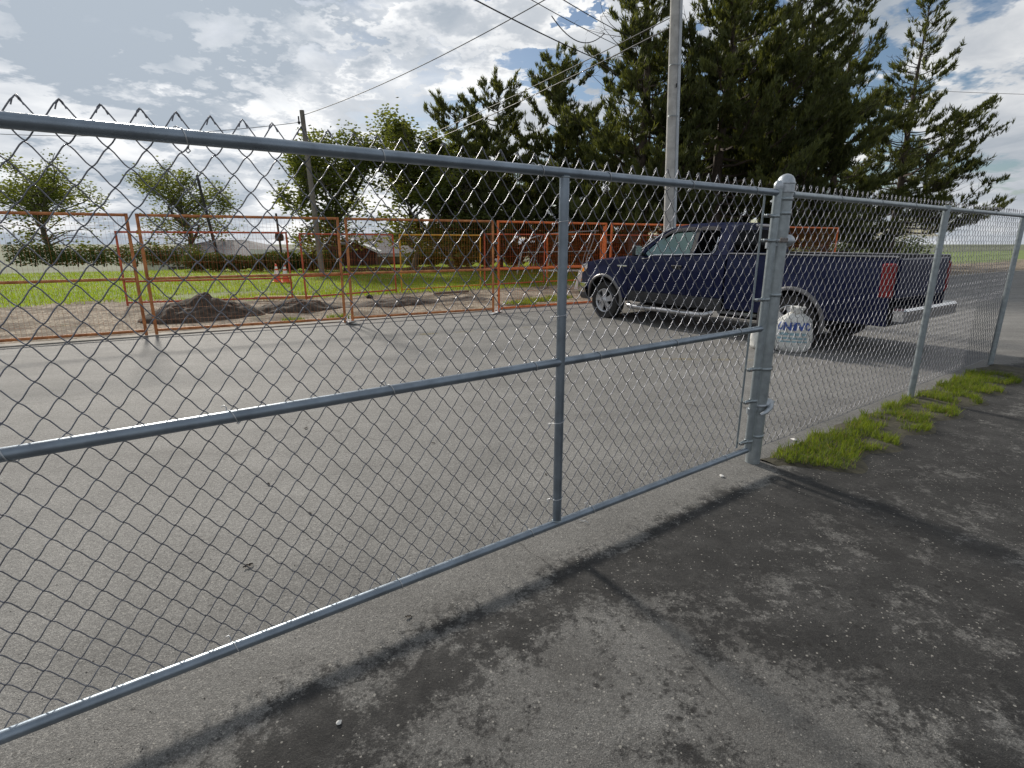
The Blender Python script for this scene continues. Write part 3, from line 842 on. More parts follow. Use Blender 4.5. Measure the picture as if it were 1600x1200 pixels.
# hood, nose, grille, bumper
b = MB(); G = []
for i in range(25):
    a = -.925 + 1.66 * i / 24; row = []
    for j in range(25):
        s_ = j / 24; y0 = ys(max(a, -.9), 1.2) + .045; y = y0 + (2 - 2 * y0) * s_; e = 1 - abs(2 * s_ - 1) ** 4
        aa = a - .055 * (1 - (2 * s_ - 1) ** 2) * (1 - i / 24)
        z = z_top(max(a, -.92)) - .006 + .055 * e * min(1, (i + 2) / 6)
        bul = math.exp(-((abs(2 * s_ - 1) - .52) / .10) ** 2) * .014; row.append((aa, y, z + bul * min(1, i / 6)))
    G.append(row)
b.grid(G); b.build('hood', NAVY, truck, 60)
b = MB(); b.grid([[(.60 + .2 * (2 * s_ - 1) ** 2 * 1.0, .10 + 1.8 * s_, 1.285), (.50 + .22 * (2 * s_ - 1) ** 2, .10 + 1.8 * s_, 1.30)] for s_ in [i / 12 for i in range(13)]]); b.build('windscreen_cowl', BLACK, truck)
b = MB(); b.grid([[(-.93 - .05 * (1 - (2 * s_ - 1) ** 2) + (.14 * max(0, abs(2 * s_ - 1) - .72) / .28), .13 + 1.74 * s_, z) for z in (.60, .75, .9, 1.06, 1.10)] for s_ in [i / 20 for i in range(21)]]); b.build('nose_panel', NAVY, truck, 50)
b = MB(); b.box((-.985, 1.0, .905), (.05, 1.10, .30), bev=.02); gr = b.build('grille', BLACK, truck)
for z in (.80, .905, 1.01):
    b = MB(); b.box((-1.012, 1.0, z), (.02, 1.06, .05), bev=.008); b.build('grille_bar', CHROME, gr)
for y0, y1 in ((.10, 1.90),):
    b = MB(); G = []
    for i in range(25):
        s_ = i / 24; y = .035 + 1.93 * s_; k_ = abs(2 * s_ - 1); a = -1.055 + .20 * max(0, (k_ - .55) / .45) ** 2.2
        G.append([(a + .10, y, .70), (a + .005, y, .695), (a, y, .64), (a - .005, y, .56), (a + .02, y, .50)])
    for endi, dy in ((0, 0), (24, 0)):
        pass
    y_near = [(p[0] + .26, .012, p[2]) for p in G[0]]; y_far = [(p[0], 2 - p[1], p[2]) for p in y_near]
    b.grid([y_near] + G + [y_far]); b.build('front_bumper', CHROME, truck, 50)
    b = MB(); G2 = [[(p[0] + .012, p[1], p[2]) for p in (r[4], (r[4][0] + .03, r[4][1], .44), (r[4][0] + .09, r[4][1], .36))] for r in [y_near] + G + [y_far]]
    b.grid(G2); b.build('bumper_valance', CLAD, truck, 50)
# bed floor, tailgate, rear bumper, chassis, cab interior
b = MB(); b.box((4.115, 1.0, .87), (2.48, 1.72, .03)); b.box((2.885, 1.0, 1.13), (.03, 1.9, .52)); b.build('bed_floor', CLAD, truck)
b = MB(); b.box((5.36, 1.0, 1.10), (.06, 1.68, .54), bev=.02); b.build('tailgate', NAVY, truck)
b = MB(); b.box((5.48, 1.0, .62), (.18, 1.86, .20), bev=.03); b.build('rear_bumper', CHROME, truck)
b = MB(); b.box((2.25, 1.0, .52), (5.9, 1.1, .22)); b.box((1.75, 1.0, .47), (2.1, 1.72, .14)); b.box((1.3, 1.0, .36), (1.5, .9, .16)); b.box((2.95, .62, .40), (.75, .5, .22)); b.box((-.55, 1.0, .42), (.5, 1.5, .12)); b.tube([(0, .15, .39), (0, 1.85, .39)], .06, 8); b.tube([(4.05, .15, .40), (4.05, 1.85, .40)], .08, 8); b.build('chassis', LINER, truck)
b = MB(); b.box((1.75, 1.0, .60), (2.15, 1.84, .04)); b.box((.80, 1.0, 1.05), (.35, 1.82, .40), bev=.06); b.build('dashboard', BLACK, truck)
for y in (.55, 1.45):
    b = MB(); b.box((1.62, y, .86), (.52, .56, .24), bev=.06); b.box((1.92, y, 1.17), (.16, .54, .62), rot=Matrix.Rotation(R(14), 3, 'Y'), bev=.06); b.box((2.02, y, 1.56), (.10, .26, .17), rot=Matrix.Rotation(R(10), 3, 'Y'), bev=.04); b.build('front_seat', SEATM, truck)
b = MB(); b.box((2.42, 1.0, .86), (.4, 1.5, .24), bev=.06); b.box((2.66, 1.0, 1.20), (.14, 1.5, .66), bev=.05); b.build('rear_seat', SEATM, truck)
sw = MB(); Mw = Matrix.Translation((1.12, .55, 1.20)) @ Matrix.Rotation(R(-65), 4, 'Y')
sw.tube([Mw @ Vector((.19 * math.cos(2 * PI * i / 20), .19 * math.sin(2 * PI * i / 20), 0)) for i in range(20)], .016, 8, closed=True); sw.tube([Mw @ Vector((-.18, 0, 0)), Mw @ Vector((.18, 0, 0))], .018, 6); sw.build('steering_wheel', BLACK, truck)


def wheel(a, y_out, cz, sgn, flat):
    """sgn=+1: outer face looks towards -y"""
    def place(v):
        z = v[2]; y = v[1]
        if flat and z < -.29: 
            y = y + (.045 if y > 0 else -.030) * min(1, (-.29 - z) / .08) * (1 if abs(y) < .2 else 1); z = max(z, -cz + .004)
        return (a + v[0], y_out + sgn * (.13 + y), cz + z)
    prof = [(.245, -.105), (.262, -.118), (.300, -.128), (.345, -.127), (.375, -.112), (.392, -.085), (.396, -.04), (.396, .04), (.392, .085), (.375, .112), (.345, .127), (.30, .128), (.245, .11)]
    G = []
    for k_ in range(48):
        an = 2 * PI * k_ / 48; row = []
        for r_, y in prof:
            rr_ = r_ + (.004 if (k_ % 2 and r_ > .37) else 0); row.append(place((rr_ * math.cos(an), y, rr_ * math.sin(an))))
        G.append(row)
    b = MB(); b.grid(G, wrap=True); wh = b.build('wheel', TYRE, truck, 28)
    pl2 = lambda v: (a + v[0], y_out + sgn * (.13 + v[1]), cz + v[2])
    b = MB(); Gr = []
    for k_ in range(40):
        an = 2 * PI * k_ / 40; Gr.append([pl2((r_ * math.cos(an), y, r_ * math.sin(an))) for r_, y in ((.250, -.105), (.248, -.122), (.238, -.124), (.222, -.108), (.212, -.05), (.205, .08))])
    b.grid(Gr, wrap=True)
    for s_ in range(5):                                        # five flared spokes
        an = 2 * PI * s_ / 5 + .35; ca, sa = math.cos(an), math.sin(an)
        def sp(r_, w_, y): return [pl2((r_ * ca - w_ * sa * g, y, r_ * sa + w_ * ca * g)) for g in (-1, -.45, .45, 1)]
        rows = []
        for r_, w_, y, yb in ((.055, .052, -.118, -.10), (.10, .050, -.112, -.09), (.15, .056, -.106, -.085), (.20, .074, -.106, -.085), (.232, .092, -.112, -.09)):
            p = sp(r_, w_, y); e = sp(r_, w_ * 1.05, yb); rows.append([e[0], p[0], p[1], p[2], p[3], e[3]])
        b.grid(rows)
    rim = b.build('rim', ALLOY, wh, 35)
    b = MB(); b.lathe([(.205, .02), (.20, -.03), (.05, -.03)], 28, Matrix.Translation((a, y_out + sgn * .13, cz)) @ Matrix.Rotation(R(90), 4, 'X') @ Matrix.Scale(-sgn if False else 1, 4, (0, 0, 1)))
    b.build('brake_disc', LINER, wh)
    b = MB(); M = Matrix.Translation((a, y_out + sgn * .13, cz)) @ Matrix.Rotation(R(90) * (1 if sgn > 0 else -1), 4, 'X')
    b.lathe([(.066, .100), (.066, .122), (.058, .130), (.040, .134), (.0005, .136)], 20, M); b.build('hub_cap', ALLOY, wh)


for a, flat in ((WC0, True), (WC1, False)):
    cz = .365 if flat else .394
    wheel(a, .012, cz, 1, flat); wheel(a, 1.988, .394, -1, False)

# ------------------------------------------------------------------ orange temporary fence panels
def wire_field(b, x0, x1, z0, z1, dx, dz, r=.0016, y=0.0):
    nx = int(round((x1 - x0) / dx)); nz = int(round((z1 - z0) / dz))
    for i in range(1, nx): x = x0 + (x1 - x0) * i / nx; b.tube([(x, y, z0), (x, y, z1)], r, 3, cap=False)
    for i in range(1, nz): z = z0 + (z1 - z0) * i / nz; b.tube([(x0, y + .003, z), (x1, y + .003, z)], r, 3, cap=False)


P_RUST = mat('rusty_orange_paint', (.44, .135, .040), .6, .1, .4, 7, .2, 60, col2=(.62, .25, .085))
P_ORANGE = mat('orange_paint', (.68, .15, .028), .5, 0, .25, 8, .1, 60)
P_RED = mat('red_orange_paint', (.46, .085, .035), .55, 0, .35, 8, .1, 60)
P_YELLOW = mat('yellow_paint', (.60, .30, .025), .5, 0, .3, 8, .1, 60)


def panel_meshes(L, H, m, mid=(.96,), r=.0255, foot=.08, dx=.062, dz=.20):
    out = []
    for x in (r, L - r):
        b = MB(); b.tube([(x, 0, foot * .35), (x, 0, H)], r, 10); out.append(('upright', b.mesh('upright', m)))
    for z, nm in [(H - r, 'top_tube'), (foot + r, 'bottom_tube')] + [(z, 'middle_tube') for z in mid]:
        b = MB(); b.tube([(2 * r, 0, z), (L - 2 * r, 0, z)], r * .95, 10); out.append((nm, b.mesh(nm, m)))
    b = MB(); wire_field(b, r, L - r, foot, H, dx, dz); out.append(('wire_infill', b.mesh('wire_infill', m, 0)))
    return out


FOOT = mat('white_base_foot', (.84, .84, .82), .5, 0, .15, 10)
GROUP_NEAR = 'orange wire panels along the asphalt edge'; GROUP_FAR = 'wire panels around the dug ground'


def panel(p0, p1, H, m, label, group, mid=(.96,), foot=.08, lean=0.0, dx=.062):
    p0, p1 = Vector((*p0, 0)), Vector((*p1, 0)); d = p1 - p0; L = d.length
    t = thing('temporary_fence', label, 'fence panel', p0, math.atan2(d.y, d.x), group)
    t.rotation_euler[0] = lean
    for nm, me in panel_meshes(L, H, m, mid, foot=foot, dx=dx):
        o = link(nm, me, t)
        if nm == 'wire_infill': o['kind'] = 'stuff'
    return t


# near row, standing along the edge of the asphalt
NR = [(-9.25, 7.50), (-6.22, 9.30), (-3.26, 10.84), (-.36, 12.40), (2.42, 14.10), (5.3, 15.75), (8.2, 17.4), (11.0, 19.0)]
near_labels = ['rusty orange wire panel left of the leftmost near panel, out at the edge', 'rusty orange wire panel in front of the dark soil heap at far left',
               'rusty orange wire panel right of the white foot, before the open lawn', 'bright orange wire panel between the white T foot and the pickup nose',
               'orange wire panel behind the hood of the navy pickup', 'orange wire panel behind the pickup and beyond the grey pole', 'orange wire panel farthest right of the near row']
for i in range(7):
    a, c = Vector(NR[i]), Vector(NR[i + 1]); d = (c - a).normalized() * .05
    panel(a + d, c - d, 2.03, P_ORANGE if i >= 3 else P_RUST, near_labels[i], GROUP_NEAR, (.98,), lean=R((-.6, .8, .5, -.7, .4, .3, 0)[i]))
# clamps joining neighbours and base feet
for i in (2, 3, 4, 5):
    x, y = NR[i]; z_ = Vector((x, y, 0))
    ft = thing('fence_foot', ['white angled steel foot under the joint of two rusty panels', 'white T-shaped steel foot under the panel joint near frame centre', 'white steel foot of the panel joint behind the pickup hood', 'white steel foot of the panel joint behind the pickup'][i - 2], 'fence foot', (x, y, 0), EA + R(90) + R((18, -52, 5, 0)[i - 2]), 'white steel feet of the fence panels')
    b = MB(); b.box((-.02, 0, .020), (.62 if i > 2 else .42, .085, .012), bev=.003); b.build('foot_plate', FOOT, ft)
    b = MB()
    if i == 2: b.box((-.17, .02, .05), (.20, .20, .008), rot=Matrix.Rotation(R(16), 3, 'Y'), bev=.002)
    b.tube([(0, -.035, .02), (0, -.035, .16)], .012, 8); b.tube([(0, .035, .02), (0, .035, .16)], .012, 8); b.build('foot_pin', FOOT, ft)
    cl = MB(); cl.box((0, 0, 0), (.10, .05, .05), bev=.008); o = cl.build('panel_clamp', RUSTBOLT); o.location = (x, y, 1.55); o.rotation_euler = (0, 0, EA)
    tag(o, ['dark clamp joining the two rusty panels above the white angled foot', 'dark clamp joining panels above the white T-shaped foot', 'dark clamp on the panel joint behind the pickup hood', 'dark clamp on the panel joint behind the pickup cab'][i - 2], 'clamp', 'clamps joining the near panels')

# far row round the excavation
def pane(px0, y0, px1, y1, *a, **k): panel((px0, y0), (px1, y1), *a, **k)
pane(-9.6, 13.6, -5.98, 15.0, 1.83, P_RED, 'dull red wire panel behind the dark soil heap on the left', GROUP_FAR, (.62,), lean=R(-2))
pane(-5.66, 15.02, -3.62, 17.3, 1.80, P_RED, 'dull red wire panel before the brown shed', GROUP_FAR, (.66,), lean=R(-1.5))
pane(-3.50, 17.35, -1.08, 19.2, 1.80, P_YELLOW, 'yellow wire panel before the lawn and the hedge', GROUP_FAR, (.62,), lean=R(1))
pane(-.98, 19.3, 1.22, 20.9, 1.84, P_RED, 'red wire panel left of the grey hoop frame', GROUP_FAR, (.66,), lean=R(1))
pane(1.30, 20.95, 3.55, 22.2, 1.86, P_ORANGE, 'orange wire panel crossing the grey hoop frame', GROUP_FAR, (.66,), lean=R(-1))
pane(2.72, 16.9, 3.20, 19.6, 2.02, P_ORANGE, 'orange wire panel seen end on beside the pickup hood', GROUP_FAR, (1.0,), lean=R(1))
pane(3.60, 22.2, 6.3, 23.6, 1.84, P_RED, 'red wire panel behind the pickup windscreen', GROUP_FAR, (.66,))

# ------------------------------------------------------------------ soil, stones, lumber, cones, stakes
SOIL = mat('dark_soil', (.032, .024, .018), .95, 0, .5, 9, 1.0, 26, col2=(.10, .074, .054))


def mound(name, label, cx, cy, rx, ry, h, ang, seed, m=SOIL, n=56, rough=.5):
    u = np.linspace(-1, 1, n); A, B = np.meshgrid(u, u, indexing='ij'); r = np.sqrt(A ** 2 + B ** 2)
    x0 = A * rx; y0 = B * ry; X = cx + x0 * math.cos(ang) - y0 * math.sin(ang); Y = cy + x0 * math.sin(ang) + y0 * math.cos(ang)
    prof = np.clip(1 - r ** 1.5, 0, 1) ** .9
    Z = h * prof * (.55 + .9 * fbm(X * 2.2, Y * 2.2, seed, 4)) + rough * h * prof ** .5 * (fbm(X * 7, Y * 7, seed + 4, 4) - .45) - .07 * (r > .98) - .015
    i = np.arange(n * n).reshape(n, n); F = np.stack([i[:-1, :-1], i[1:, :-1], i[1:, 1:], i[:-1, 1:]], -1).reshape(-1, 4)
    V = np.stack([X - cx, Y - cy, Z], -1).reshape(-1, 3)
    keep = (r.ravel()[F].min(1) < 1.0); o = link(name, np_mesh(name, V, F[keep], m, False)); o.location = (cx, cy, 0)
    return tag(o, label, 'soil heap', 'heaps of dug soil behind the panels')


mound('soil_heap', 'tall dark soil heap at the left behind the rusty panel', -6.65, 11.75, 1.25, .8, .43, EA, 1)
mound('soil_heap', 'low dark soil heap left of the panel joint', -5.15, 13.1, 1.1, .6, .27, EA, 2)
mound('soil_heap', 'long low dark soil ridge right of the panel joint', -3.0, 14.3, 1.5, .55, .17, EA, 3)
mound('soil_heap', 'small crumbly soil heap before the green lawn', -1.3, 15.3, .9, .45, .10, EA, 4)
rr = random.Random(11)


def rock_mesh(name, m, seed, n=2):
    r2 = random.Random(seed); bm = bmesh.new(); bmesh.ops.create_icosphere(bm, subdivisions=n, radius=1)
    ph = [r2.uniform(0, 6) for _ in range(6)]
    for v in bm.verts:
        c = v.co; k_ = 1 + .22 * math.sin(3 * c.x + ph[0]) + .18 * math.sin(4 * c.y + ph[1]) + .14 * math.sin(5 * c.z + ph[2]); v.co = Vector((c.x, c.y * .8, c.z * .6)) * k_
    me = bpy.data.meshes.new(name); bm.to_mesh(me); bm.free(); me.materials.append(m); return me


ROCK = mat('pale_stone', (.36, .33, .29), .9, 0, .3, 5, .4, 20); CLOD = mat('dark_clod', (.03, .026, .022), .95, 0, .4, 9, .4, 30)
for i, (u, q, s, m_, lb) in enumerate(((4.9, 3.2, .10, ROCK, 'flat pale stone lying on the bare strip before the lawn'), (5.9, 2.5, .075, CLOD, 'dark clod on the gravel strip right of the pale stone'),
                                      (6.8, 2.1, .06, CLOD, 'small dark clod nearest the asphalt on the gravel strip'), (7.5, 2.9, .055, CLOD, 'small dark clod near the grass edge of the strip'),
                                      (4.1, 4.4, .09, CLOD, 'dark clod at the lawn edge behind the long soil ridge'))):
    o = link('clod' if m_ is CLOD else 'stone', rock_mesh('rock', m_, i, 2), None, edge(u, q, s * .35), (0, 0, rr.uniform(0, 6))); o.scale = (s * 1.3, s, s)
    tag(o, lb, 'stone' if m_ is ROCK else 'clod', 'loose stones and clods on the strip')
b = MB(); b.box((0, 0, .05), (1.55, .09, .09), bev=.008); o = b.build('lumber', mat('yellow_lumber', (.56, .36, .12), .7, 0, .2, 6)); o.location = (-6.35, 15.25, .02); o.rotation_euler = (0, 0, R(6))
tag(o, 'yellow timber lying on the bare earth between soil heap and cones', 'timber')
b = MB(); b.box((0, 0, .04), (1.25, .10, .07), bev=.01); o = b.build('plank', mat('weathered_plank', (.17, .12, .085), .85, 0, .3, 4)); o.location = edge(6.6, 4.2, .02); o.rotation_euler = (0, 0, EA + R(8))
tag(o, 'weathered brown plank lying along the lawn edge', 'plank')

C_ORANGE = mat('cone_orange', (.75, .085, .025), .5, 0, .12, 9); C_WHITE = mat('cone_collar_white', (.82, .82, .80), .4)


def cone(x, y, label, rz):
    t = thing('traffic_cone', label, 'traffic cone', (x, y, 0), rz, 'orange traffic cones on the lawn edge')
    b = MB(); b.box((0, 0, .022), (.40, .40, .04), bev=.015); b.build('base', C_ORANGE, t)
    b = MB(); b.lathe([(.150, .04), (.138, .06), (.094, .30), (.0935, .302), (.030, .70), (.022, .72), (.018, .722)], 24); b.build('cone_body', C_ORANGE, t)
    b = MB(); b.lathe([(.0985, .30), (.069, .47), (.0655, .47)], 24, cap=False); b.build('reflective_collar', C_WHITE, t)
    b = MB(); b.lathe([(.0615, .53), (.046, .62), (.043, .62)], 24, cap=False); b.build('reflective_collar', C_WHITE, t)
    return t


cone(-9.30, 21.9, 'left one of the two orange cones standing close together', .2); cone(-8.88, 21.7, 'right and nearer one of the two orange cones, white collar in full view', .6)
st = thing('survey_stake', 'leaning white stake on the lawn edge left of the pickup nose', 'stake', (2.22, 18.9, 0), 0)
st.rotation_euler = (0, R(14), R(20))
b = MB(); b.box((0, 0, .30), (.16, .03, .66), bev=.006); b.build('board', mat('white_board', (.80, .80, .76), .6, 0, .1, 5), st)
b = MB(); b.box((0, .03, .25), (.035, .03, .56)); b.build('stake', mat('stake_wood', (.40, .31, .2), .8, 0, .2, 5), st)
b = MB(); b.box((0, 0, .05), (6.4, .10, .10), bev=.02); o = b.build('edging_beam', mat('white_beam', (.74, .74, .72), .6, 0, .1, 2)); o.location = (4.6, 29.2, .03); o.rotation_euler = (0, 0, R(5)); tag(o, 'long white low beam lying on the lawn below the hoop frame', 'beam')

# grey bent-tube frame standing on the lawn
FR = mat('grey_tube', (.40, .41, .42), .5, .4, .2, 6)
hf = thing('hoop_frame', 'grey bent-tube frame standing on the lawn beyond the orange panels', 'tube frame', (0, 27, 0), 0)
for xx, yy in ((.35, 0), (.35, 1.5)):
    b = MB(); b.tube([(xx - .1, yy, 0), (xx + .05, yy, .7), (xx + .2, yy, 1.3), (xx + .55, yy, 1.7), (xx + 1.1, yy, 1.88), (xx + 2.2, yy, 1.98), (xx + 3.8, yy, 2.07)], .026, 8); b.build('arched_tube', FR, hf)
for xx, yy, zt in ((4.0, 0, 2.06), (4.05, 1.5, 2.06), (2.2, 0, 1.96), (1.55, 1.5, 1.9)):
    b = MB(); b.tube([(xx - .55, yy, 0), (xx - .35, yy, .9), (xx - .1, yy, 1.6), (xx, yy, zt)], .024, 8); b.build('leg_tube', FR, hf)
b = MB(); b.tube([(.42, 0, 1.05), (4.0, .0, 1.12)], .018, 6); b.build('cross_tube', FR, hf)
b = MB(); b.tube([(.30, 0, 1.25), (.30, 1.5, 1.25)], .02, 6); b.tube([(4.1, 0, 2.04), (4.1, 1.5, 2.04)], .02, 6); b.build('cross_tube', FR, hf)

# ------------------------------------------------------------------ white sacks by the truck
SACK = mat('white_woven_sack', (.60, .60, .57), .75, 0, .12, 9, .5, 26); INK = mat('blue_print', (.045, .09, .33), .7, 0, .3, 40); INK2 = mat('pale_blue_print', (.26, .40, .46), .7, 0, .3, 50)


def sack_r(a, t):
    """radius of the sack at angle a and height fraction t"""
    k = (np.interp(t, [0, .04, .12, .35, .62, .74, .82, .87, .93, 1.0], [.74, .90, 1.0, 1.03, .97, .80, .48, .27, .30, .40]))
    f = 1 + .035 * math.sin(3 * a + 9 * t) + .025 * math.sin(7 * a - 5 * t) + .03 * math.sin(2 * a + 1)
    if t > .66: f += .09 * math.sin(9 * a + 3 * t) * min(1, (t - .66) / .15)
    return k * f
def sack_pt(a, t, W, D, H, off=0.0):
    r = sack_r(a, t); ca, sa = math.cos(a), math.sin(a); e = .78
    x = math.copysign(abs(ca) ** e, ca) * (W / 2 * r + off); y = math.copysign(abs(sa) ** e, sa) * (D / 2 * r + off)
    lean = .05 * max(0, t - .6)
    return Vector((x + lean, y, H * t + .012 * math.sin(5 * a) * (t > .8)))


def sack(loc, rz, W, D, H, label, text=None):
    t = thing('sack', label, 'sack', loc, rz, 'white sacks standing by the truck')
    b = MB(); ts = [i / 40 for i in range(41)]
    G = [[sack_pt(2 * PI * k_ / 48, tt, W, D, H) for tt in ts] for k_ in range(48)]; b.grid(G, wrap=True)
    b.add([sack_pt(2 * PI * k_ / 48, 1.0, W, D, H) for k_ in range(48)], [tuple(range(48))]); b.build('sack_body', SACK, t, 60)
    b = MB(); b.tube([sack_pt(2 * PI * k_ / 24, .865, W, D, H, .004) for k_ in range(24)], .006, 6, closed=True); b.build('tie_string', mat('string', (.30, .27, .22), .9), t)
    def on_sack(px, pz, off=.003): return sack_pt(-PI / 2 + px / (W * .5) * 1.02, pz / H, W, D, H, off)
    if text:
        cu = bpy.data.curves.new('lettering', 'FONT'); cu.body = text; cu.size = .155; cu.align_x = 'CENTER'; cu.offset = .006; cu.resolution_u = 3
        to = bpy.data.objects.new('lettering', cu); COL.objects.link(to); bpy.context.view_layer.update()
        me = bpy.data.meshes.new_from_object(to.evaluated_get(bpy.context.evaluated_depsgraph_get())); bpy.data.objects.remove(to)
        bm = bmesh.new(); bm.from_mesh(me); bmesh.ops.triangulate(bm, faces=bm.faces); bmesh.ops.subdivide_edges(bm, edges=[e for e in bm.edges if e.calc_length() > .03], cuts=2)
        for v in bm.verts: v.co = on_sack(v.co.x, .335 + v.co.y)
        bm.to_mesh(me); bm.free(); me.materials.clear(); me.materials.append(INK); link('lettering', me, t)
        b = MB()
        for z0, x0, x1, hh in ((.20, -.19, .17, .030), (.255, -.17, .05, .040), (.255, .08, .16, .040), (.155, -.16, .19, .022)):
            b.grid([[on_sack(x0 + (x1 - x0) * i / 10, z0), on_sack(x0 + (x1 - x0) * i / 10, z0 + hh)] for i in range(11)])
        b.build('printed_panel', INK2, t)
    return t


sack((4.18, 8.02, 0), R(-24), .50, .34, .66, 'white sack with blue lettering standing behind the gate post', 'UNIVO')
sack((3.86, 8.20, 0), R(-10), .40, .30, .42, 'plain white sack showing a sliver left of the gate post', None)

# ------------------------------------------------------------------ utility poles and wires
POLE = mat('weathered_pole_wood', (.44, .43, .41), .85, 0, .22, 5, .35, 30); POLE2 = mat('grey_pole_wood', (.20, .18, .16), .9, 0, .25, 5)
CONDUIT = mat('grey_conduit', (.42, .45, .48), .45, .2, .1, 8); CABLE = mat('black_cable', (.018, .018, .02), .6)


def taper(name, parent, p0, p1, r0, r1, m, n=16, k=8):
    b = MB(); p0, p1 = Vector(p0), Vector(p1); b.tube([p0.lerp(p1, i / k) for i in range(k + 1)], [r0 + (r1 - r0) * i / k for i in range(k + 1)], n); return b.build(name, m, parent)


P1 = Vector((4.06, 14.35, 0))
up1 = thing('utility_pole', 'tall weathered wooden utility pole with grey conduit behind the pickup', 'utility pole', P1, 0)
TOP1 = Vector((-.44, .05, 10.4))
taper('pole_shaft', up1, (0, 0, -.3), TOP1, .128, .098, POLE, 24, 14)
b = MB(); b.tube([Vector((.130, -.050, 0)).lerp(Vector((-.31, -.005, 10.0)), i / 6) for i in range(7)], .040, 12); b.build('conduit', CONDUIT, up1)
for z in (1.2, 2.9, 4.5, 5.6, 7.4, 9.0):
    b = MB(); b.tube(ring(.140 - z * .003, 18, (.02 - .0423 * z, -.02 + .005 * z, z), 'z'), .008, 5, closed=True); b.build('conduit_strap', GALV2, up1)
b = MB(); b.box((-.17, -.115, 5.15), (.03, .03, .09), bev=.005); b.build('pole_tag', BLACK, up1)
b = MB(); b.box((-.4, -.13, 9.4), (2.2, .10, .12), bev=.01); b.build('crossarm', POLE2, up1)
P2 = Vector((-8.75, 25.3, 0))
up2 = thing('utility_pole', 'thin grey utility pole rising before the left leafy tree', 'utility pole', P2, 0)
taper('pole_shaft', up2, (0.1, 0, -.2), (-.18, 0, 6.95), .125, .095, POLE2, 16, 8)
b = MB(); b.tube([(-.26, -.12, 6.45), (-.34, -.12, 6.45)], .05, 8); b.tube([(-.30, -.12, 6.38), (-.30, -.12, 6.70)], .03, 8); b.build('insulator', BLACK, up2)
P3 = Vector((13.5, 46, 0)); up3 = thing('utility_pole', 'distant wooden utility pole standing behind the big pines', 'utility pole', P3, 0)
taper('pole_shaft', up3, (0, 0, -.2), (0, 0, 15.5), .16, .11, POLE2, 12, 4)
P4 = Vector((-17.4, 33.0, 0)); up4 = thing('leaning_post', 'dark thin leaning post at the left edge of the photo', 'post', P4, 0)
taper('post_shaft', up4, (.1, 0, 0), (-.55, 0, 5.2), .095, .07, mat('dark_post', (.035, .033, .03), .8), 10, 3)
P5 = Vector((-14.3, 34.5, 0)); up5 = thing('sign_post', 'dark straight post rising from the hedge left of the leafy tree', 'post', P5, 0)
taper('post_shaft', up5, (0.1, 0, 0), (0, 0, 3.2), .07, .06, MATS['dark_post'], 10, 3)
b = MB(); b.lathe([(.0005, 0), (.24, .05), (.26, .3), (.2, .5), (.0005, .55)], 12, Matrix.Translation((.05, 0, 1.55))); b.build('meter_box', MATS['dark_post'], up5)


def wire(label, p0, p1, sag, r=.012, m=CABLE, n=24):
    p0, p1 = Vector(p0), Vector(p1); b = MB()
    b.tube([p0.lerp(p1, i / n) - Vector((0, 0, 4 * sag * (i / n) * (1 - i / n))) for i in range(n + 1)], r, 5)
    return tag(b.build('overhead_wire', m, None, 80), label, 'wire', 'overhead wires')


T1 = P1 + TOP1
def ap(x, y, Y):
    d = pix_dir(x, y); return Vector((0, 0, 1.6)) + d * (Y / d.y)
wire('service wire dropping from the weathered pole to the thin left pole', (3.64, 14.3, 8.45), P2 + Vector((-.18, 0, 6.75)), .35, .014, mat('grey_cable', (.10, .10, .105), .6))
wire('twin service cable below, upper strand, toward the leafy trees', (3.76, 14.28, 6.62), (-13.0, 44, 7.0), .35, .013, MATS['grey_cable'])
wire('twin service cable below, lower strand, toward the leafy trees', (3.77, 14.28, 6.42), (-13.0, 44, 6.8), .45, .017, MATS['grey_cable'])
wire('wire running left from the thin pole out of the photo', P2 + Vector((-.18, 0, 6.5)), (-26, 24.2, 6.2), .5, .012)
a0, a1 = ap(690, -28, 15), ap(1110, 108, 46)
wire('thick black line crossing the top sky, lowest of its three', a0, P3 + Vector((0, 0, 13.1)), .5, .020)
wire('thin black line crossing the top sky, middle of its three', ap(770, -35, 15), P3 + Vector((0, 0, 14.2)), .4, .012)
wire('thin black line crossing the top sky, uppermost of its three', ap(840, -25, 15), P3 + Vector((0, 0, 15.1)), .4, .014)
wire('loose black jumper cable hanging below the top lines', ap(862, 25, 21.0), ap(945, 52, 25), .55, .018, CABLE, 16)
wire('wire leaving the picture at the right beyond the pines', P3 + Vector((0, 0, 14.3)), (44, 40, 11), .6, .014)

# ------------------------------------------------------------------ houses and hedges beyond the lawn
ROOFM = mat('grey_shingles', (.17, .17, .175), .9, 0, .25, 3, .4, 12); STUCCO = mat('beige_stucco', (.40, .375, .32), .9, 0, .12, 2); WHITEW = mat('white_siding', (.66, .66, .64), .8, 0, .1, 2); BROWN = mat('dark_brown_boards', (.035, .022, .018), .85, 0, .4, 4)
PANE = mat('window_pane_dark', (.05, .06, .07), .12, 0, spec=.7)


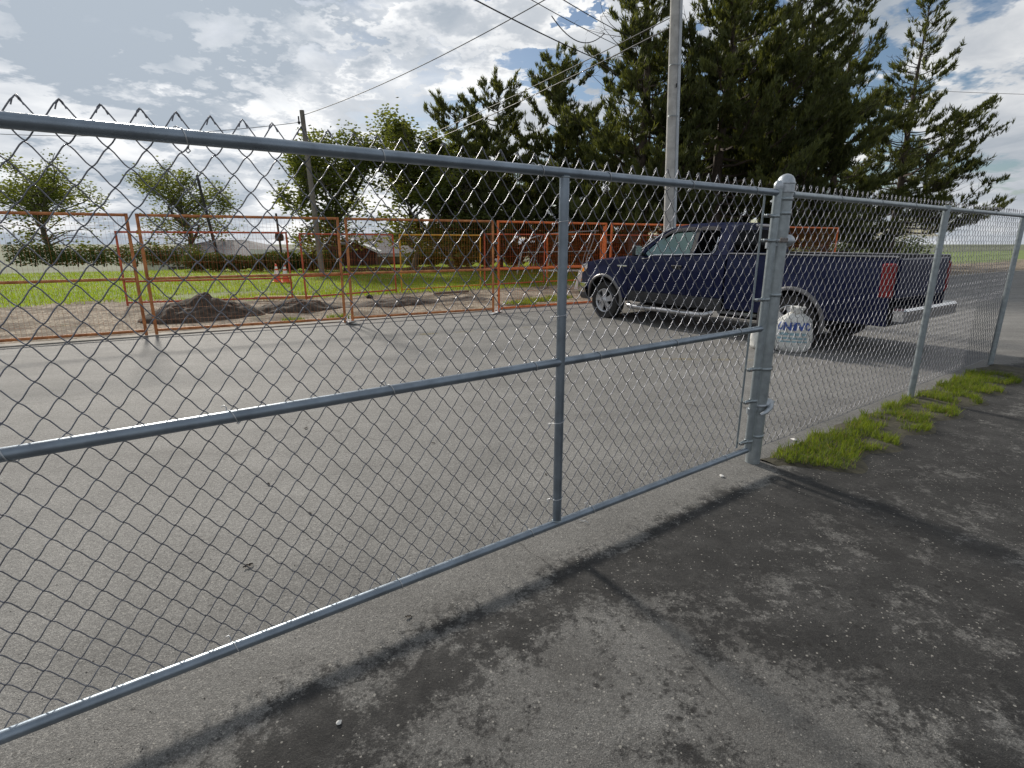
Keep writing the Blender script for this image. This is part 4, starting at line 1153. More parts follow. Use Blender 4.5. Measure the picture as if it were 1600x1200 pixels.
def house(name, label, loc, rz, L, W, Hw, Hr, wall, ov=.5, wins=(), group=None, hip=False, door=None):
    t = thing(name, label, 'house', loc, rz, group)
    b = MB(); b.box((0, 0, Hw / 2), (L, W, Hw)); 
    if not hip:
        for sx in (-1, 1): b.add([(sx * L / 2, -W / 2, Hw), (sx * L / 2, W / 2, Hw), (sx * L / 2, 0, Hw + Hr * W / (W + 2 * ov) )], [(0, 1, 2)])
    b.build('wall', wall, t, 0)
    b = MB(); l2 = L / 2 + ov; w2 = W / 2 + ov; zo = Hw - .12
    rl = l2 - (w2 if hip else 0)
    vs = [(-l2, -w2, zo), (l2, -w2, zo), (l2, w2, zo), (-l2, w2, zo), (-rl, 0, Hw + Hr), (rl, 0, Hw + Hr)]
    b.add(vs, [(0, 1, 5, 4), (2, 3, 4, 5), (1, 2, 5), (3, 0, 4)] if hip else [(0, 1, 5, 4), (2, 3, 4, 5)]); r_ = b.build('roof', ROOFM, t, 0)
    md = r_.modifiers.new('thick', 'SOLIDIFY'); md.thickness = .12; md.offset = 1
    if hip is False:
        for sx in (-1, 1):
            b = MB()
            for sy in (-1, 1): b.add([(sx * (l2 + .02), sy * w2, zo - .12), (sx * (l2 + .02), 0, Hw + Hr - .12), (sx * (l2 + .02), 0, Hw + Hr + .13), (sx * (l2 + .02), sy * w2, zo + .13)], [(0, 1, 2, 3)])
            o = b.build('barge_board', WHITEW, r_, 0); md = o.modifiers.new('thick', 'SOLIDIFY'); md.thickness = .04
    b = MB(); b.box((0, -w2 - .02, zo - .03), (2 * l2, .05, .16)); b.build('fascia', WHITEW, r_)
    for (x, z, ww, hh) in wins:
        b = MB(); 
        for dx_, dz_, sx, sz in ((0, hh / 2, ww + .12, .07), (0, -hh / 2, ww + .12, .07), (-ww / 2, 0, .07, hh), (ww / 2, 0, .07, hh), (0, 0, .05, hh)): b.box((x + dx_, -W / 2 - .03, z + dz_), (sx, .06, sz))
        wf = b.build('window', WHITEW, t); b = MB(); b.box((x, -W / 2 - .015, z), (ww, .02, hh)); b.build('pane', PANE, wf)
    if door:
        b = MB(); b.box((door[0], -W / 2 - .03, door[2] / 2), (door[1], .06, door[2])); d_ = b.build('door', BROWN, t); b = MB(); b.lathe([(.03, 0), (.03, .05)], 8, Matrix.Translation((door[0] + door[1] * .4, -W / 2 - .06, 1.0)) @ Matrix.Rotation(R(90), 4, 'X')); b.build('handle', CHROME, d_)
    return t


house('house', 'low white house with long grey hip roof behind the left hedge', (-23.6, 47, -2.1), R(4), 10.0, 7.5, 2.55, 1.1, WHITEW, .5, ((-2.6, 1.3, 1.4, 1.0), (1.4, 1.3, 1.0, .9)), hip=True)
house('house', 'small grey-roofed house between the left hedge and the leafy tree', (-16.3, 50, -2.3), R(-6), 4.2, 6, 2.5, 1.1, STUCCO, .4, ((.4, 1.2, 1.0, .8),), hip=True)
house('house', 'beige house with a white gable edge behind the panel joint', (-8.9, 45, -2.0), R(8), 6.6, 7, 2.7, 1.35, STUCCO, .45, ((1.0, 1.45, 1.3, 1.0), (2.4, 1.5, .8, .8)), door=(-.4, .95, 2.0))
house('house', 'grey-roofed beige house farther right behind the hedge', (-3.4, 48, -2.3), R(-4), 7.4, 7, 2.3, 1.1, STUCCO, .5, ((-1.5, 1.1, 1.2, .8), (1.3, 1.1, 1.2, .8)), hip=True)
sh = thing('shed', 'dark brown lean-to shed with a bright roof edge beside the beige house', 'shed', (-11.6, 38.5, -.80), R(10))
b = MB(); b.prism([(-1.9, 0), (2.2, 0), (2.2, 1.55), (.5, 2.35), (-1.9, 1.75)], -1.3, 1.3); b.build('wall', BROWN, sh, 0)
for j in range(15):
    b = MB(); b.box((-1.78 + .27 * j, -1.315, .76), (.255, .03, 1.44)); b.build('board', BROWN, sh)
b = MB(); b.prism([(-2.3, 1.74), (.55, 2.44), (2.5, 1.60), (2.5, 1.70), (.55, 2.56), (-2.3, 1.86)], -1.6, 1.6); b.build('roof', mat('pale_metal_roof', (.70, .70, .68), .5, .2), sh, 0)
# dark board fence at the back of the lawn
for (x0, y0, x1, y1, lb) in ((-9.0, 29.6, 1.0, 30.4, 'low dark board edging along the back of the lawn before the beige houses'), (1.05, 33.9, 13, 33.4, 'dark weathered board fence at the back of the lawn under the pines')):
    d = Vector((x1 - x0, y1 - y0, 0)); L = d.length; lowk = .15 if x0 < 0 else .88; t = thing('board_fence', lb, 'fence', (x0, y0, 0), math.atan2(d.y, d.x), 'board fences behind the lawn')
    base = MB(); base.box((0, 0, .72 * lowk), (.135, .022, 1.40 * lowk), bev=.003); bme = base.mesh('board', mat('fence_board', (.066, .038, .030), .9, 0, .4, 3, objvar=.35), 0)
    for j in range(int(L / .15)): link('board', bme, t, (.08 + .15 * j, 0, rr.uniform(-.03, .03)))
    b = MB(); b.tube([(0, .04, .35 * lowk), (L, .04, .35 * lowk)], .03, 4); b.tube([(0, .04, 1.15 * lowk), (L, .04, 1.15 * lowk)], .03, 4); b.build('fence_rail', BROWN, t)
# pale van behind the hedge
vn = thing('van', 'pale van partly hidden behind the hedge under the leafy tree', 'van', (-16.0, 39.5, -.85), R(70))
b = MB(); b.prism([(-2.3, .35), (2.3, .35), (2.3, .95), (1.7, 1.1), (1.2, 1.85), (-2.25, 1.9)], -.9, .9); b.build('body', WHITEW, vn, 0)
for sy in (-1, 1):
    b = MB(); b.prism([(1.45, 1.2), (1.15, 1.7), (.3, 1.7), (.3, 1.2)], sy * .905 - .01, sy * .905 + .01); b.build('window', PANE, vn, 0)
    for x in (-1.5, 1.5):
        b = MB(); b.lathe([(.2, -.1), (.33, -.1), (.35, 0), (.33, .1), (.2, .1)], 20, Matrix.Translation((x, sy * .82, .35)) @ Matrix.Rotation(R(90), 4, 'X')); b.build('wheel', TYRE, vn)
b = MB(); b.box((-2.31, 0, .9), (.03, 1.6, .12)); b.build('tail_band', C_ORANGE, vn)
# bits on the asphalt
LEAF = mat('dead_leaf', (.035, .026, .018), .8, 0, .4, 30)
def gpix(x, y):
    d = pix_dir(x, y); return Vector((0, 0, 1.6)) + d * (-1.6 / d.z)
lm = MB(); G = [[(-.5 + i / 8, (.22 * math.sin(PI * i / 8) ** .7) * g, .09 * abs(g) + .06 * math.sin(2.2 * i)) for g in (-1, -.5, 0, .5, 1)] for i in range(9)]; lm.grid(G); leafm = lm.mesh('dead_leaf', LEAF, 60)
for (x, y, s, lb) in ((388, 886, .035, 'dark crumpled leaf on the asphalt at left under the gate mesh'), (485, 803, .024, 'curled brown leaf seen through the lower gate mesh left of centre'), (677, 693, .022, 'small dark leaf on the asphalt just below the middle rail'), (478, 670, .03, 'flat dark leaf below the left end of the middle rail'),
                      (638, 965, .022, 'dark leaf on clean asphalt under the bottom rail'), (420, 758, .028, 'small curled leaf at left behind the lower mesh'), (853, 742, .018, 'tiny leaf close to the middle frame post')):
    o = link('dead_leaf', leafm, None, gpix(x, y) + Vector((0, 0, s * .2)), (rr.uniform(-.2, .2), rr.uniform(-.2, .2), rr.uniform(0, 6))); o.scale = (s * 1.5, s * 1.5, s * 1.5); tag(o, lb, 'leaf', 'dead leaves on the asphalt')
PAPER = mat('pale_chip', (.72, .70, .66), .8)
for i, (x, y, s, lb) in enumerate(((1128, 745, .016, 'white pebble on the asphalt near the gate post'), (530, 1130, .011, 'pale pebble near the bottom left of the asphalt'), (1240, 688, .02, 'white chip on the bare edge beside the grass clump'))):
    o = link('pebble', rock_mesh('pebble', PAPER, 40 + i, 2), None, gpix(x, y) + Vector((0, 0, s * .4)), (0, 0, i)); o.scale = (s, s, s); tag(o, lb, 'pebble', 'pale pebbles on the asphalt')
b = MB(); g0 = gpix(905, 815); b.tube([g0 + Vector((-.04, .03, .004)), g0 + Vector((-.01, .01, .012)), g0 + Vector((.02, -.005, .006)), g0 + Vector((.03, -.02, .016)), g0 + Vector((.05, -.022, .005))], .0019, 6); tag(b.build('wire_scrap', TIE), 'bent scrap of tie wire lying under the middle of the gate', 'wire scrap')
# loose grit, uncountable
rg = np.random.default_rng(8); n = 9000
sx = rg.uniform(-1.2, 5, n); py = -rg.random(n) ** 1.3 * 3.0 + rg.uniform(-.1, 1.4, n)
X = GO.x + GX.x * sx + GY.x * py; Y = GO.y + GX.y * sx + GY.y * py; s = .0016 + .0030 * rg.random(n) ** 3
oc = np.array([(1, 0, 0), (0, 1, 0), (-1, 0, 0), (0, -1, 0), (0, 0, .8)]); an = rg.uniform(0, 6.3, n); jit = rg.uniform(.6, 1.3, (n, 5))
bx = oc[None] * jit[:, :, None]; rx = bx[..., 0] * np.cos(an)[:, None] - bx[..., 1] * np.sin(an)[:, None]; ry = bx[..., 0] * np.sin(an)[:, None] + bx[..., 1] * np.cos(an)[:, None]
V = np.stack([X[:, None] + rx * s[:, None], Y[:, None] + ry * s[:, None], bx[..., 2] * s[:, None]], -1).reshape(-1, 3)
F = (np.arange(n)[:, None, None] * 5 + np.array([[0, 1, 4], [1, 2, 4], [2, 3, 4], [3, 0, 4]])[None]).reshape(-1, 3)
stuff(link('loose_grit', np_mesh('loose_grit', V, F, None, mats=[mat('grit_pale', (.30, .285, .26), .9), mat('grit_dark', (.05, .047, .043), .9)], midx=np.repeat((rg.random(n) > .45).astype(int), 4))))
# faded yellow parking lines
def worn_paint():
    m = bpy.data.materials.new('worn_yellow_line'); m.use_nodes = True; t = NT(m.node_tree); co = t.node('ShaderNodeTexCoord').outputs['Object']
    f = t.math('MULTIPLY', t.sstep(t.math('ADD', t.math('MULTIPLY', t.noise(co, 3.0, 4), .5), t.math('MULTIPLY', t.noise(co, 40, 5, .7), .5)), .46, .62), .55)
    tr = t.node('ShaderNodeBsdfTransparent'); d = t.node('ShaderNodeBsdfDiffuse', ins={0: (.40, .34, .19, 1)})
    t.node('ShaderNodeOutputMaterial', ins={0: t.node('ShaderNodeMixShader', ins={0: f, 1: tr.outputs[0], 2: d.outputs[0]}).outputs[0]}); return m
WY = worn_paint()
for (p, q_) in (((1015, 561), (1200, 563)), ((655, 523), (835, 511))):
    a, c = gpix(*p), gpix(*q_); d = (c - a).normalized(); nrm = Vector((-d.y, d.x, 0)) * .065
    sheet('parking_line', [a - nrm, c - nrm, c + nrm, a + nrm], WY, .004)

# ------------------------------------------------------------------ vegetation
def leaf_mat(name, lo, hi, trans, vs=.9, hue2=None):
    m = bpy.data.materials.new(name); m.use_nodes = True; t = NT(m.node_tree); co = t.node('ShaderNodeTexCoord').outputs['Object']
    n = t.math('ADD', t.math('MULTIPLY', t.noise(co, vs, 3, .5), .6), t.math('MULTIPLY', t.noise(co, vs * 9, 2, .6), .4))
    c = t.ramp(n, [(.34, lo), (.66, hi)])
    b = t.node('ShaderNodeBsdfPrincipled', ins={'Roughness': .6, 'Specular IOR Level': .3}); t.l.new(c, b.inputs['Base Color'])
    tr = t.node('ShaderNodeBsdfTranslucent'); t.l.new(t.mix(1.0, c, (1.9, 1.75, .7), 'MULTIPLY'), tr.inputs[0])
    t.node('ShaderNodeOutputMaterial', ins={0: t.node('ShaderNodeMixShader', ins={0: trans, 1: b.outputs[0], 2: tr.outputs[0]}).outputs[0]}); return m


NEEDLE = leaf_mat('pine_needles', (.036, .050, .021), (.135, .155, .054), .34, .5)
LEAVES = leaf_mat('broad_leaves', (.052, .074, .022), (.15, .172, .050), .48, .7)
HEDGE = leaf_mat('hedge_leaves', (.028, .050, .014), (.095, .125, .030), .3, 1.2)
BARK = mat('pine_bark', (.075, .058, .046), .95, 0, .4, 6, .5, 20); BARK2 = mat('grey_bark', (.10, .088, .074), .95, 0, .35, 6, .5, 20)


def frame_of(D):
    D = D / np.linalg.norm(D, axis=1, keepdims=True); ref = np.where(np.abs(D[:, 2:3]) < .9, np.array([[0, 0, 1.]]), np.array([[1., 0, 0]]))
    U = np.cross(D, ref); U /= np.linalg.norm(U, axis=1, keepdims=True); return D, U, np.cross(D, U)


def needle_tufts(C, D, L, k, wid, rg, spread=.60):
    """fans of thin needle blades at C pointing along D"""
    n = len(C); D, U, W = frame_of(D); V = []
    az = rg.uniform(0, 2 * PI, (n, k)); sp = spread * np.sqrt(rg.random((n, k))) ; ln = L[:, None] * rg.uniform(.6, 1.1, (n, k))
    dirs = D[:, None] + sp[..., None] * (np.cos(az)[..., None] * U[:, None] + np.sin(az)[..., None] * W[:, None]); dirs /= np.linalg.norm(dirs, axis=2, keepdims=True)
    off = -D[:, None] * (rg.random((n, k)) * L[:, None] * .7)[..., None]
    b0 = C[:, None] + off; tip = b0 + dirs * ln[..., None]
    sd = np.cross(dirs, rg.normal(size=(n, k, 3))); sd /= np.linalg.norm(sd, axis=2, keepdims=True) + 1e-9
    md = b0 + dirs * ln[..., None] * .45
    V = np.stack([b0, md + sd * wid, tip, md - sd * wid], 2).reshape(-1, 3)
    F = np.arange(n * k * 4).reshape(-1, 4); return V, F


def tube_arr(paths):
    b = MB()
    for pts, rs, n in paths: b.tube(pts, rs, n)
    return b


def pine(label, x, y, H, base, rad, seed, tufts=7000, blades_=9, tip=.33, dead=0.0, lean=0.0, shape=1.0, group='pine trees beyond the lawn', sparse=0.0, wd=.024, gap=.46):
    rr_ = random.Random(seed); rg_ = np.random.default_rng(seed)
    t = thing('pine_tree', label, 'tree', (x, y, 0), rr_.uniform(0, 6), group)
    tr = [Vector((lean * (z / H) ** 2 + .10 * math.sin(z * .6 + seed), .10 * math.cos(z * .5 + seed), z)) for z in np.linspace(-.1, H * .97, 16)]
    b = MB(); b.tube(tr, [max(.02, (.045 + H * .014) * (1 - i / 15.5) ** .85) for i in range(16)], 10); b.build('trunk', BARK, t)
    def trunk_at(z):
        f = max(0, min(14.999, (z + .1) / (H * .97 + .1) * 15)); i = int(f); return tr[i].lerp(tr[i + 1], f - i)
    limbs = MB(); C = []; D = []; nlimb = int(H * 7.5)
    zs = sorted(base + (H - base) * ((i + rr_.random()) / nlimb) for i in range(nlimb))
    for z in zs:
        f = (z - base) / (H - base)
        if sparse and rr_.random() < sparse: continue
        R0 = rad * shape_fn(f, shape) * rr_.uniform(.62, 1.12); a = rr_.uniform(0, 2 * PI); p0 = trunk_at(z)
        rise = rr_.uniform(-.05, .25) + .65 * f ** 2
        pts = []; 
        for s_ in range(6):
            u = s_ / 5; pts.append(p0 + Vector((math.cos(a) * R0 * u, math.sin(a) * R0 * u, R0 * (rise * u + .28 * u * u - .10 * math.sin(PI * u)))))
        limbs.tube(pts, [max(.008, (.012 + R0 * .014) * (1 - .85 * s_ / 5)) for s_ in range(6)], 4, cap=False)
        ns = int(5 + R0 * 6.5)
        for j in range(ns):                                          # side shoots, each ending in upright candles
            u = rr_.uniform(.22, 1.0) ** .8; i = min(4, int(u * 5)); q0 = pts[i].lerp(pts[i + 1], u * 5 - i) if u < 1 else pts[5]
            sa = a + rr_.choice((-1, 1)) * rr_.uniform(.35, 1.25); sl = R0 * rr_.uniform(.14, .36) * (1.15 - .5 * u) + .10
            q1 = q0 + Vector((math.cos(sa) * sl, math.sin(sa) * sl, sl * rr_.uniform(.05, .65)))
            if sl > .25: limbs.tube([q0, q0.lerp(q1, .55) + Vector((0, 0, -.03)), q1], [.010, .008, .005], 3, cap=False)
            m_ = max(2, int(sl * 9))
            for k_ in range(m_):
                v = (k_ + rr_.random()) / m_; c = q0.lerp(q1, .25 + .75 * v); dd = (q1 - q0).normalized() * .55 + Vector((rr_.uniform(-.6, .6), rr_.uniform(-.6, .6), rr_.uniform(.7, 1.7)))
                C.append(c); D.append(dd)
    lm_ = limbs.build('limbs', BARK, t, 0)
    C = np.array([tuple(c) for c in C]); D = np.array([tuple(d) for d in D])
    # leader shoots
    zt = np.linspace(H * .90, H, 14); Ct = np.array([tuple(trunk_at(z)) for z in zt]) + rg_.normal(0, .06, (14, 3)); C = np.concatenate([C, Ct]); D = np.concatenate([D, np.tile([[0, 0, 1.]], (14, 1)) + rg_.normal(0, .35, (14, 3))])
    g_ = np.maximum(vnoise(C[:, 0] * .95 + 40, C[:, 2] * 1.15 + seed, seed), vnoise(C[:, 1] * .95 + 70, C[:, 2] * 1.15, seed + 3)) * .8 + .2 * vnoise(C[:, 0] * 3 + 9, C[:, 2] * 3 + C[:, 1] * 2, seed)
    kp = (g_ > gap) | (rg_.random(len(C)) < .10); C, D = C[kp], D[kp]
    if len(C) > tufts: sel = rg_.permutation(len(C))[:tufts]; C, D = C[sel], D[sel]
    L = tip * rg_.uniform(.65, 1.2, len(C)); V, F = needle_tufts(C, D, L, blades_, wd, rg_)
    link('crown', np_mesh('crown', V, F, NEEDLE), t)
    if dead:
        b = MB()
        for j in range(int(dead)):
            z = base + (H - base) * rr_.uniform(.35, .75); a = rr_.uniform(2.4, 4.0) - t.rotation_euler[2]; R0 = rad * rr_.uniform(.9, 1.25); p0 = trunk_at(z); pts = [p0 + Vector((math.cos(a + .1 * s_) * R0 * s_ / 5, math.sin(a + .1 * s_) * R0 * s_ / 5, R0 * .05 * s_ + rr_.uniform(-.06, .06))) for s_ in range(6)]
            b.tube(pts, [.03, .022, .017, .012, .008, .004], 4, cap=False)
            for q in range(9):
                i = rr_.randint(2, 5); p = pts[i]; e = p + Vector((rr_.uniform(-.5, .5), rr_.uniform(-.5, .5), rr_.uniform(-.3, .35))); b.tube([p, p.lerp(e, .5) + Vector((0, 0, .04)), e], [.008, .006, .003], 3, cap=False)
        b.build('dead_branches', mat('dead_wood', (.16, .14, .125), .9), t, 0)
    return t


def shape_fn(f, k):
    f = min(1, max(0, f)); return max(.07, (1 - f) ** (.75 * k) * (.72 + .5 * math.sin(PI * min(1, f * 1.5 + .12))) * .95)


pine('tall dark pine left of centre with the lower pointed top', -.80, 33.5, 9.9, .6, 3.7, 21, 15000, lean=.1, shape=.30, gap=.31)
pine('tall dark pine with a pointed top directly left of the grey pole group', 2.85, 34.2, 11.2, .6, 3.9, 22, 17000, lean=-.05, shape=.30, gap=.30)
pine('small dark pine filling the gap between the two pointed pines', -3.3, 35.0, 9.0, .4, 3.4, 23, 11000, shape=.30, gap=.34)
pine('short pine with upright shoots left of the big pine pair', 3.7, 32.5, 8.2, .3, 2.4, 24, 7000, shape=.35, gap=.42)
pine('big pine left of the grey pole with bare dead twigs on its left side', 6.05, 27.5, 17.5, 1.5, 3.5, 25, 19000, 9, shape=.62, dead=7, sparse=.05, gap=.47)
pine('big pine right of the grey pole with its trunk in view', 10.0, 28.0, 18.5, 1.8, 4.6, 26, 22000, 9, shape=.55, sparse=.12, gap=.50)
pine('big pine filling the gap right of the pole, standing farther back', 12.4, 32.5, 17.5, 1.0, 3.9, 33, 16000, 9, shape=.55, gap=.45)
pine('big pine at the right edge, lower boughs behind the gate post', 14.4, 29.5, 16.0, 1.0, 4.2, 27, 17000, 9, shape=.65, gap=.47)
pine('dark pine behind the big pines, filling low between them', 8.3, 35.5, 11.5, .6, 3.6, 28, 6500, shape=.8)
pine('dark pine behind and right of the big pines', 18.6, 33.5, 14.5, .8, 4.2, 29, 7000, shape=.7)
pine('low bushy pine standing under the big pines', 5.4, 32.2, 5.8, .2, 2.6, 30, 4000, shape=.6)
pine('low bushy pine behind the pickup roof', 11.8, 33.0, 6.5, .2, 3.2, 31, 5000, shape=.6)
pine('far pine at the right beyond the fence corner', 23.5, 35.0, 15, .8, 4.4, 32, 6000, shape=.7)


def broad_tree(label, x, y, H, rad, seed, leaves=15000, lsz=.11, group='leafy trees beyond the lawn', base=.16, ex=1.0):
    rr_ = random.Random(seed); rg_ = np.random.default_rng(seed); t = thing('leafy_tree', label, 'tree', (x, y, 0), 0, group)
    b = MB(); tips = []
    def grow(p, d, L, r, lev):
        pts = [p]; q = p; dd = d.copy()
        for s_ in range(4):
            dd = (dd + Vector((rr_.uniform(-.22, .22), rr_.uniform(-.22, .22), rr_.uniform(-.05, .16)))).normalized(); q = q + dd * L / 4; pts.append(q)
        b.tube(pts, [r * (1 - .13 * i) for i in range(5)], 7 if lev < 2 else 4, cap=False)
        if lev >= 2: tips.extend([pts[2], pts[3], pts[4]])
        if lev < 4:
            for j in range(rr_.choice((2, 3, 3)) if lev else 4):
                nd = (dd * rr_.uniform(.5, 1.0) + Vector((rr_.uniform(-1, 1), rr_.uniform(-1, 1), rr_.uniform(-.15, .6))) * .85 * ex).normalized()
                grow(pts[rr_.choice((2, 3, 4)) if j else 4], nd, L * rr_.uniform(.62, .82), r * .58, lev + 1)
    best_ = None
    for k_ in range(16):
        rr_ = random.Random(seed * 100 + k_); b = MB(); tips = []
        grow(Vector((0, 0, -.1)), Vector((0, 0, 1)), H * .34, H * .022, 0)
        m_ = np.hypot(*np.median(np.array([tuple(p) for p in tips])[:, :2], axis=0))
        if best_ is None or m_ < best_[0]: best_ = (m_, b, tips)
    _, b, tips = best_
    b.build('trunk', BARK2, t, 40)
    T = np.array([tuple(p) for p in tips]); ctr = np.median(T[:, :2], axis=0); hx = np.percentile(np.abs(T[:, :2] - ctr), 92)
    kx = rad / hx; kz = H * .97 / T[:, 2].max()
    for o in t.children:
        for v in o.data.vertices:
            f_ = min(1, max(0, v.co.z) / (H * .3)); v.co = Vector(((v.co.x - ctr[0] * f_) * (1 + (kx - 1) * f_), (v.co.y - ctr[1] * f_) * (1 + (kx - 1) * f_), v.co.z * kz))
    for o in t.children:
        for v in o.data.vertices:
            r_ = math.hypot(v.co.x, v.co.y)
            if r_ > .75 * rad: k_ = (.75 * rad + .32 * rad * (1 - math.exp(-(r_ - .75 * rad) / (.32 * rad)))) / r_; v.co.x *= k_; v.co.y *= k_
    T = np.concatenate([(T[:, :2] - ctr) * kx, T[:, 2:] * kz], 1); r_ = np.hypot(T[:, 0], T[:, 1]) + 1e-6
    k_ = np.where(r_ > .75 * rad, (.75 * rad + .32 * rad * (1 - np.exp(-(r_ - .75 * rad) / (.32 * rad)))) / r_, 1.0); T[:, 0] *= k_; T[:, 1] *= k_
    # boughs lower down, hung from the trunk
    nb = 44; lows = []; bb = MB()
    for j in range(nb):
        z = H * rr_.uniform(base, .72); a_ = rr_.uniform(0, 2 * PI); R0 = rad * rr_.uniform(.45, 1.0) * math.sin(PI * min(.95, .30 + z / H * .62)); p0 = Vector((0, 0, z * .82)); e_ = Vector((math.cos(a_) * R0, math.sin(a_) * R0, z + R0 * rr_.uniform(-.12, .3)))
        pts = [p0, p0.lerp(e_, .4) + Vector((0, 0, .12 * R0)), p0.lerp(e_, .75) + Vector((0, 0, .08 * R0)), e_]; bb.tube(pts, [.05, .035, .022, .01], 4, cap=False)
        for u in (.5, .7, .85, 1.0, 1.0): lows.append(tuple(p0.lerp(e_, u) + Vector((rr_.uniform(-.3, .3), rr_.uniform(-.3, .3), rr_.uniform(-.25, .3)))))
    bb.build('limbs', BARK2, t, 40); T = np.concatenate([T, np.array(lows)], 0)
    n = leaves; ci = rg_.integers(0, len(T), n); keepc = (vnoise(T[:, 0] * 1.1 + 30, T[:, 2] * 1.2 + seed, seed) * .5 + vnoise(T[:, 1] * 1.1 + 50, T[:, 2] * 1.2, seed + 1) * .5 > .40); ok_ = keepc[ci]; ci = ci[ok_]; n = len(ci)
    C = T[ci] + rg_.normal(0, 1, (n, 3)) * rad * .10; D, U_, W_ = frame_of(rg_.normal(0, 1, (n, 3)) + np.array([[0, 0, .5]])); s = lsz * rg_.uniform(.6, 1.25, n)[:, None]
    V = np.stack([C - U_ * s, C + W_ * s * .55, C + U_ * s, C - W_ * s * .55], 1).reshape(-1, 3); link('crown', np_mesh('crown', V, np.arange(n * 4).reshape(-1, 4), LEAVES), t)
    return t


broad_tree('loose leafy tree behind the thin left pole', -9.95, 31.5, 7.6, 2.6, 41, 17000)
broad_tree('taller leafy tree left of the dark pines', -5.7, 32.0, 8.6, 2.4, 42, 17000)
broad_tree('light green leafy tree in front of the dark pines', -3.4, 31.2, 6.4, 1.8, 47, 9000)
broad_tree('small bright bush-like tree behind the yellow panel', -1.4, 32.0, 3.6, 1.5, 43, 5000, .09)
broad_tree('leafy tree out on the far left behind the white house', -27, 47, 7.5, 3.6, 44, 9000)
broad_tree('leafy tree at far left beyond the lawn', -33, 40, 7.5, 3.4, 45, 9000)


def shrub(label, x, y, L, W, H, seed, n=5000, rz=0.0, lsz=.075, name='hedge', cat='hedge', group='hedges behind the lawn'):
    rg_ = np.random.default_rng(seed); t = thing(name, label, cat, (x, y, 0), rz, group)
    k_ = max(3, int(L / .8)); cx = np.linspace(-L / 2, L / 2, k_) + rg_.normal(0, .15, k_); hs = H * rg_.uniform(.72, 1.05, k_)
    i = rg_.integers(0, k_, n); D, U_, W_ = frame_of(rg_.normal(0, 1, (n, 3))); rad = rg_.random(n) ** .4
    C = np.stack([cx[i] + D[:, 0] * rad * .75, D[:, 1] * rad * W * .5, hs[i] * .52 + D[:, 2] * rad * hs[i] * .5], -1); C[:, 2] = np.abs(C[:, 2])
    D2, U2, W2 = frame_of(rg_.normal(0, 1, (n, 3))); s = lsz * rg_.uniform(.6, 1.3, n)[:, None]
    V = np.stack([C - U2 * s, C + W2 * s * .6, C + U2 * s, C - W2 * s * .6], 1).reshape(-1, 3); link('foliage', np_mesh('foliage', V, np.arange(n * 4).reshape(-1, 4), HEDGE), t)
    for c in cx:
        b = MB(); b.tube([(c, 0, 0), (c + .1, .05, H * .35), (c - .1, 0, H * .7)], [.04, .03, .01], 5); b.build('stem', BARK2, t)
    return t


shrub('long loose green hedge before the white house on the left', -14.4, 30.2, 5.0, 1.5, 1.02, 51, 9000, R(3))
shrub('dark hedge under the loose leafy tree', -11.0, 30.3, 2.2, 1.2, 1.0, 52, 4000)
shrub('rounded green bush right of the beige house', -4.4, 34.8, 3.4, 1.6, 1.25, 53, 5000)
shrub('bright green bush behind the yellow panel', -1.6, 35.0, 3.0, 1.6, 1.7, 54, 5000)
shrub('dark bushes behind the hoop frame', 3.2, 35.0, 6.5, 1.8, 1.9, 55, 8000)
shrub('dark bushes behind the pickup', 10.5, 36.0, 8.0, 1.8, 2.1, 56, 8000)
shrub('long dark hedge at the far left of the lawn', -25.5, 35.0, 11.0, 1.6, 1.5, 57, 8000)
shrub('long dark hedge at the far right beyond the pines', 21, 38.0, 13.0, 2.0, 2.6, 58, 9000)

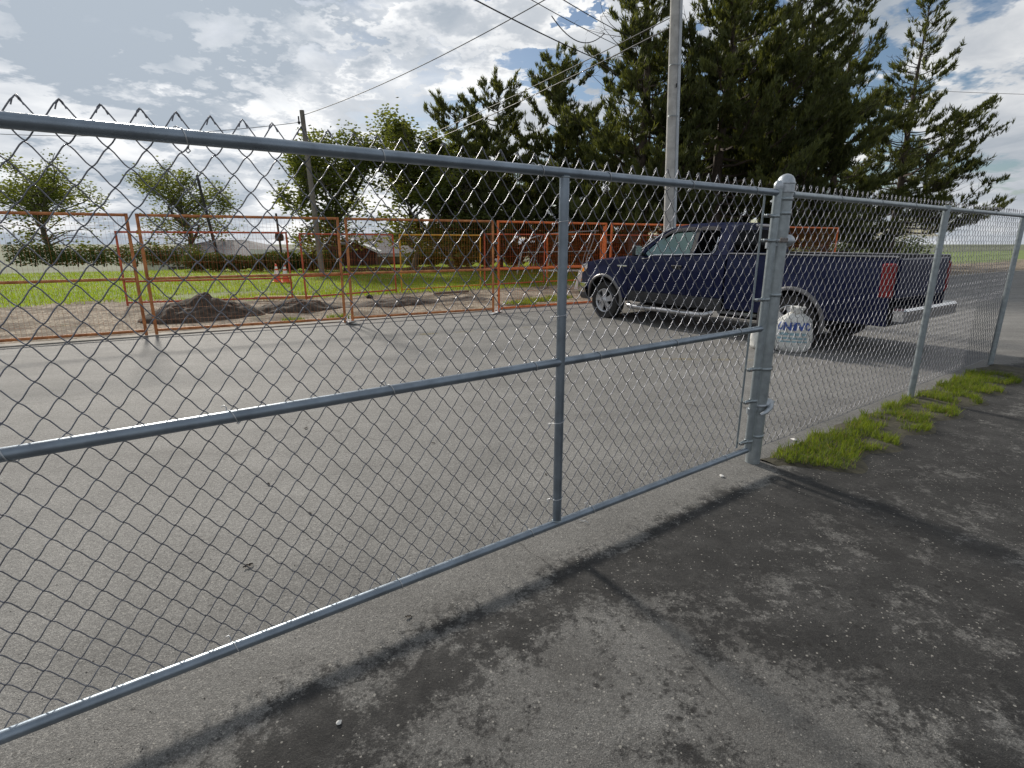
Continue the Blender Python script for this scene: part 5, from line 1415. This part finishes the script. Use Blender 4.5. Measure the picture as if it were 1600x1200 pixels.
# grass clump by the gate post
GRASS2 = leaf_mat('clump_grass', (.060, .098, .016), (.165, .22, .036), .46, 5.0)
TURF = mat('turf_soil', (.05, .045, .028), .95, 0, .5, 8, .8, 30)
rg = np.random.default_rng(12)
def gate_grass(n, s0, s1, p0, p1, h, wd, name, seed, m=None):
    rg = np.random.default_rng(seed); s = rg.uniform(s0, s1, n); p = rg.uniform(p0, p1, n)
    d = .30 - .22 * np.clip((s - 3.85) / .55, 0, 1)                       # ragged outline
    ok = (p > -.46 + .06 * np.sin(s * 9) + .30 * np.clip((3.95 - s) / .3, 0, 1)) & (p < .0 + .03 * np.sin(s * 13)) & (fbm(s * 6, p * 6, 3, 4) > np.where(s < 4.6, .26, .38) + .10 * rg.random(n))
    s, p = s[ok], p[ok]; return blades(name, GO.x + GX.x * s + GY.x * p, GO.y + GX.y * s + GY.y * p, np.zeros(len(s)), h, wd, m or GRASS2, seed, .9)
o = gate_grass(21000, 3.655, 8.5, -.55, .03, .070, .0026, 'grass_verge', 5); stuff(o)
stuff(gate_grass(3500, 3.655, 8.5, -.62, .05, .06, .0022, 'dry_grass', 15, leaf_mat('dry_grass', (.16, .125, .06), (.34, .28, .15), .3, 6.0)))
u = np.linspace(3.62, 9.2, 110); q = np.linspace(-.66, .10, 26); S, Pp = np.meshgrid(u, q, indexing='ij')
inside = np.clip((Pp + .56 - .06 * np.sin(S * 9) - .30 * np.clip((3.95 - S) / .3, 0, 1)) * 8, 0, 1) * np.clip((.06 + .03 * np.sin(S * 13) - Pp) * 10, 0, 1)
Z = inside * (.012 + .03 * fbm(S * 7, Pp * 7, 2, 4)) - .012
i = np.arange(110 * 26).reshape(110, 26); F = np.stack([i[:-1, :-1], i[1:, :-1], i[1:, 1:], i[:-1, 1:]], -1).reshape(-1, 4)
struct(link('turf_patch', np_mesh('turf_patch', np.stack([GO.x + GX.x * S + GY.x * Pp, GO.y + GX.y * S + GY.y * Pp, Z], -1).reshape(-1, 3), F, TURF, True)))
# weeds along the edge of the asphalt
for j, (u_, q_, sz, lb) in enumerate(((2.25, .55, .35, 'small weed tuft left of the white angled foot'), (7.0, .9, .55, 'weed tuft on the strip behind the T-shaped foot'), (7.9, 1.2, .7, 'wide weed tuft left of the middle frame post'), (8.7, 1.5, .5, 'weed tuft on the strip left of the pickup nose'), (1.3, .5, .3, 'sparse weeds at the asphalt edge far left'))):
    c = edge(u_, q_); n = int(330 * sz / .4); a = rg.uniform(0, 2 * PI, n); r_ = sz * np.sqrt(rg.random(n)) * .8
    o = blades('weed_tuft', c.x + np.cos(a) * r_, c.y + np.sin(a) * r_ * .6, np.full(n, .0), .10, .006, GRASS2, 70 + j, .9); tag(o, lb, 'weeds', 'weed tufts along the asphalt edge')
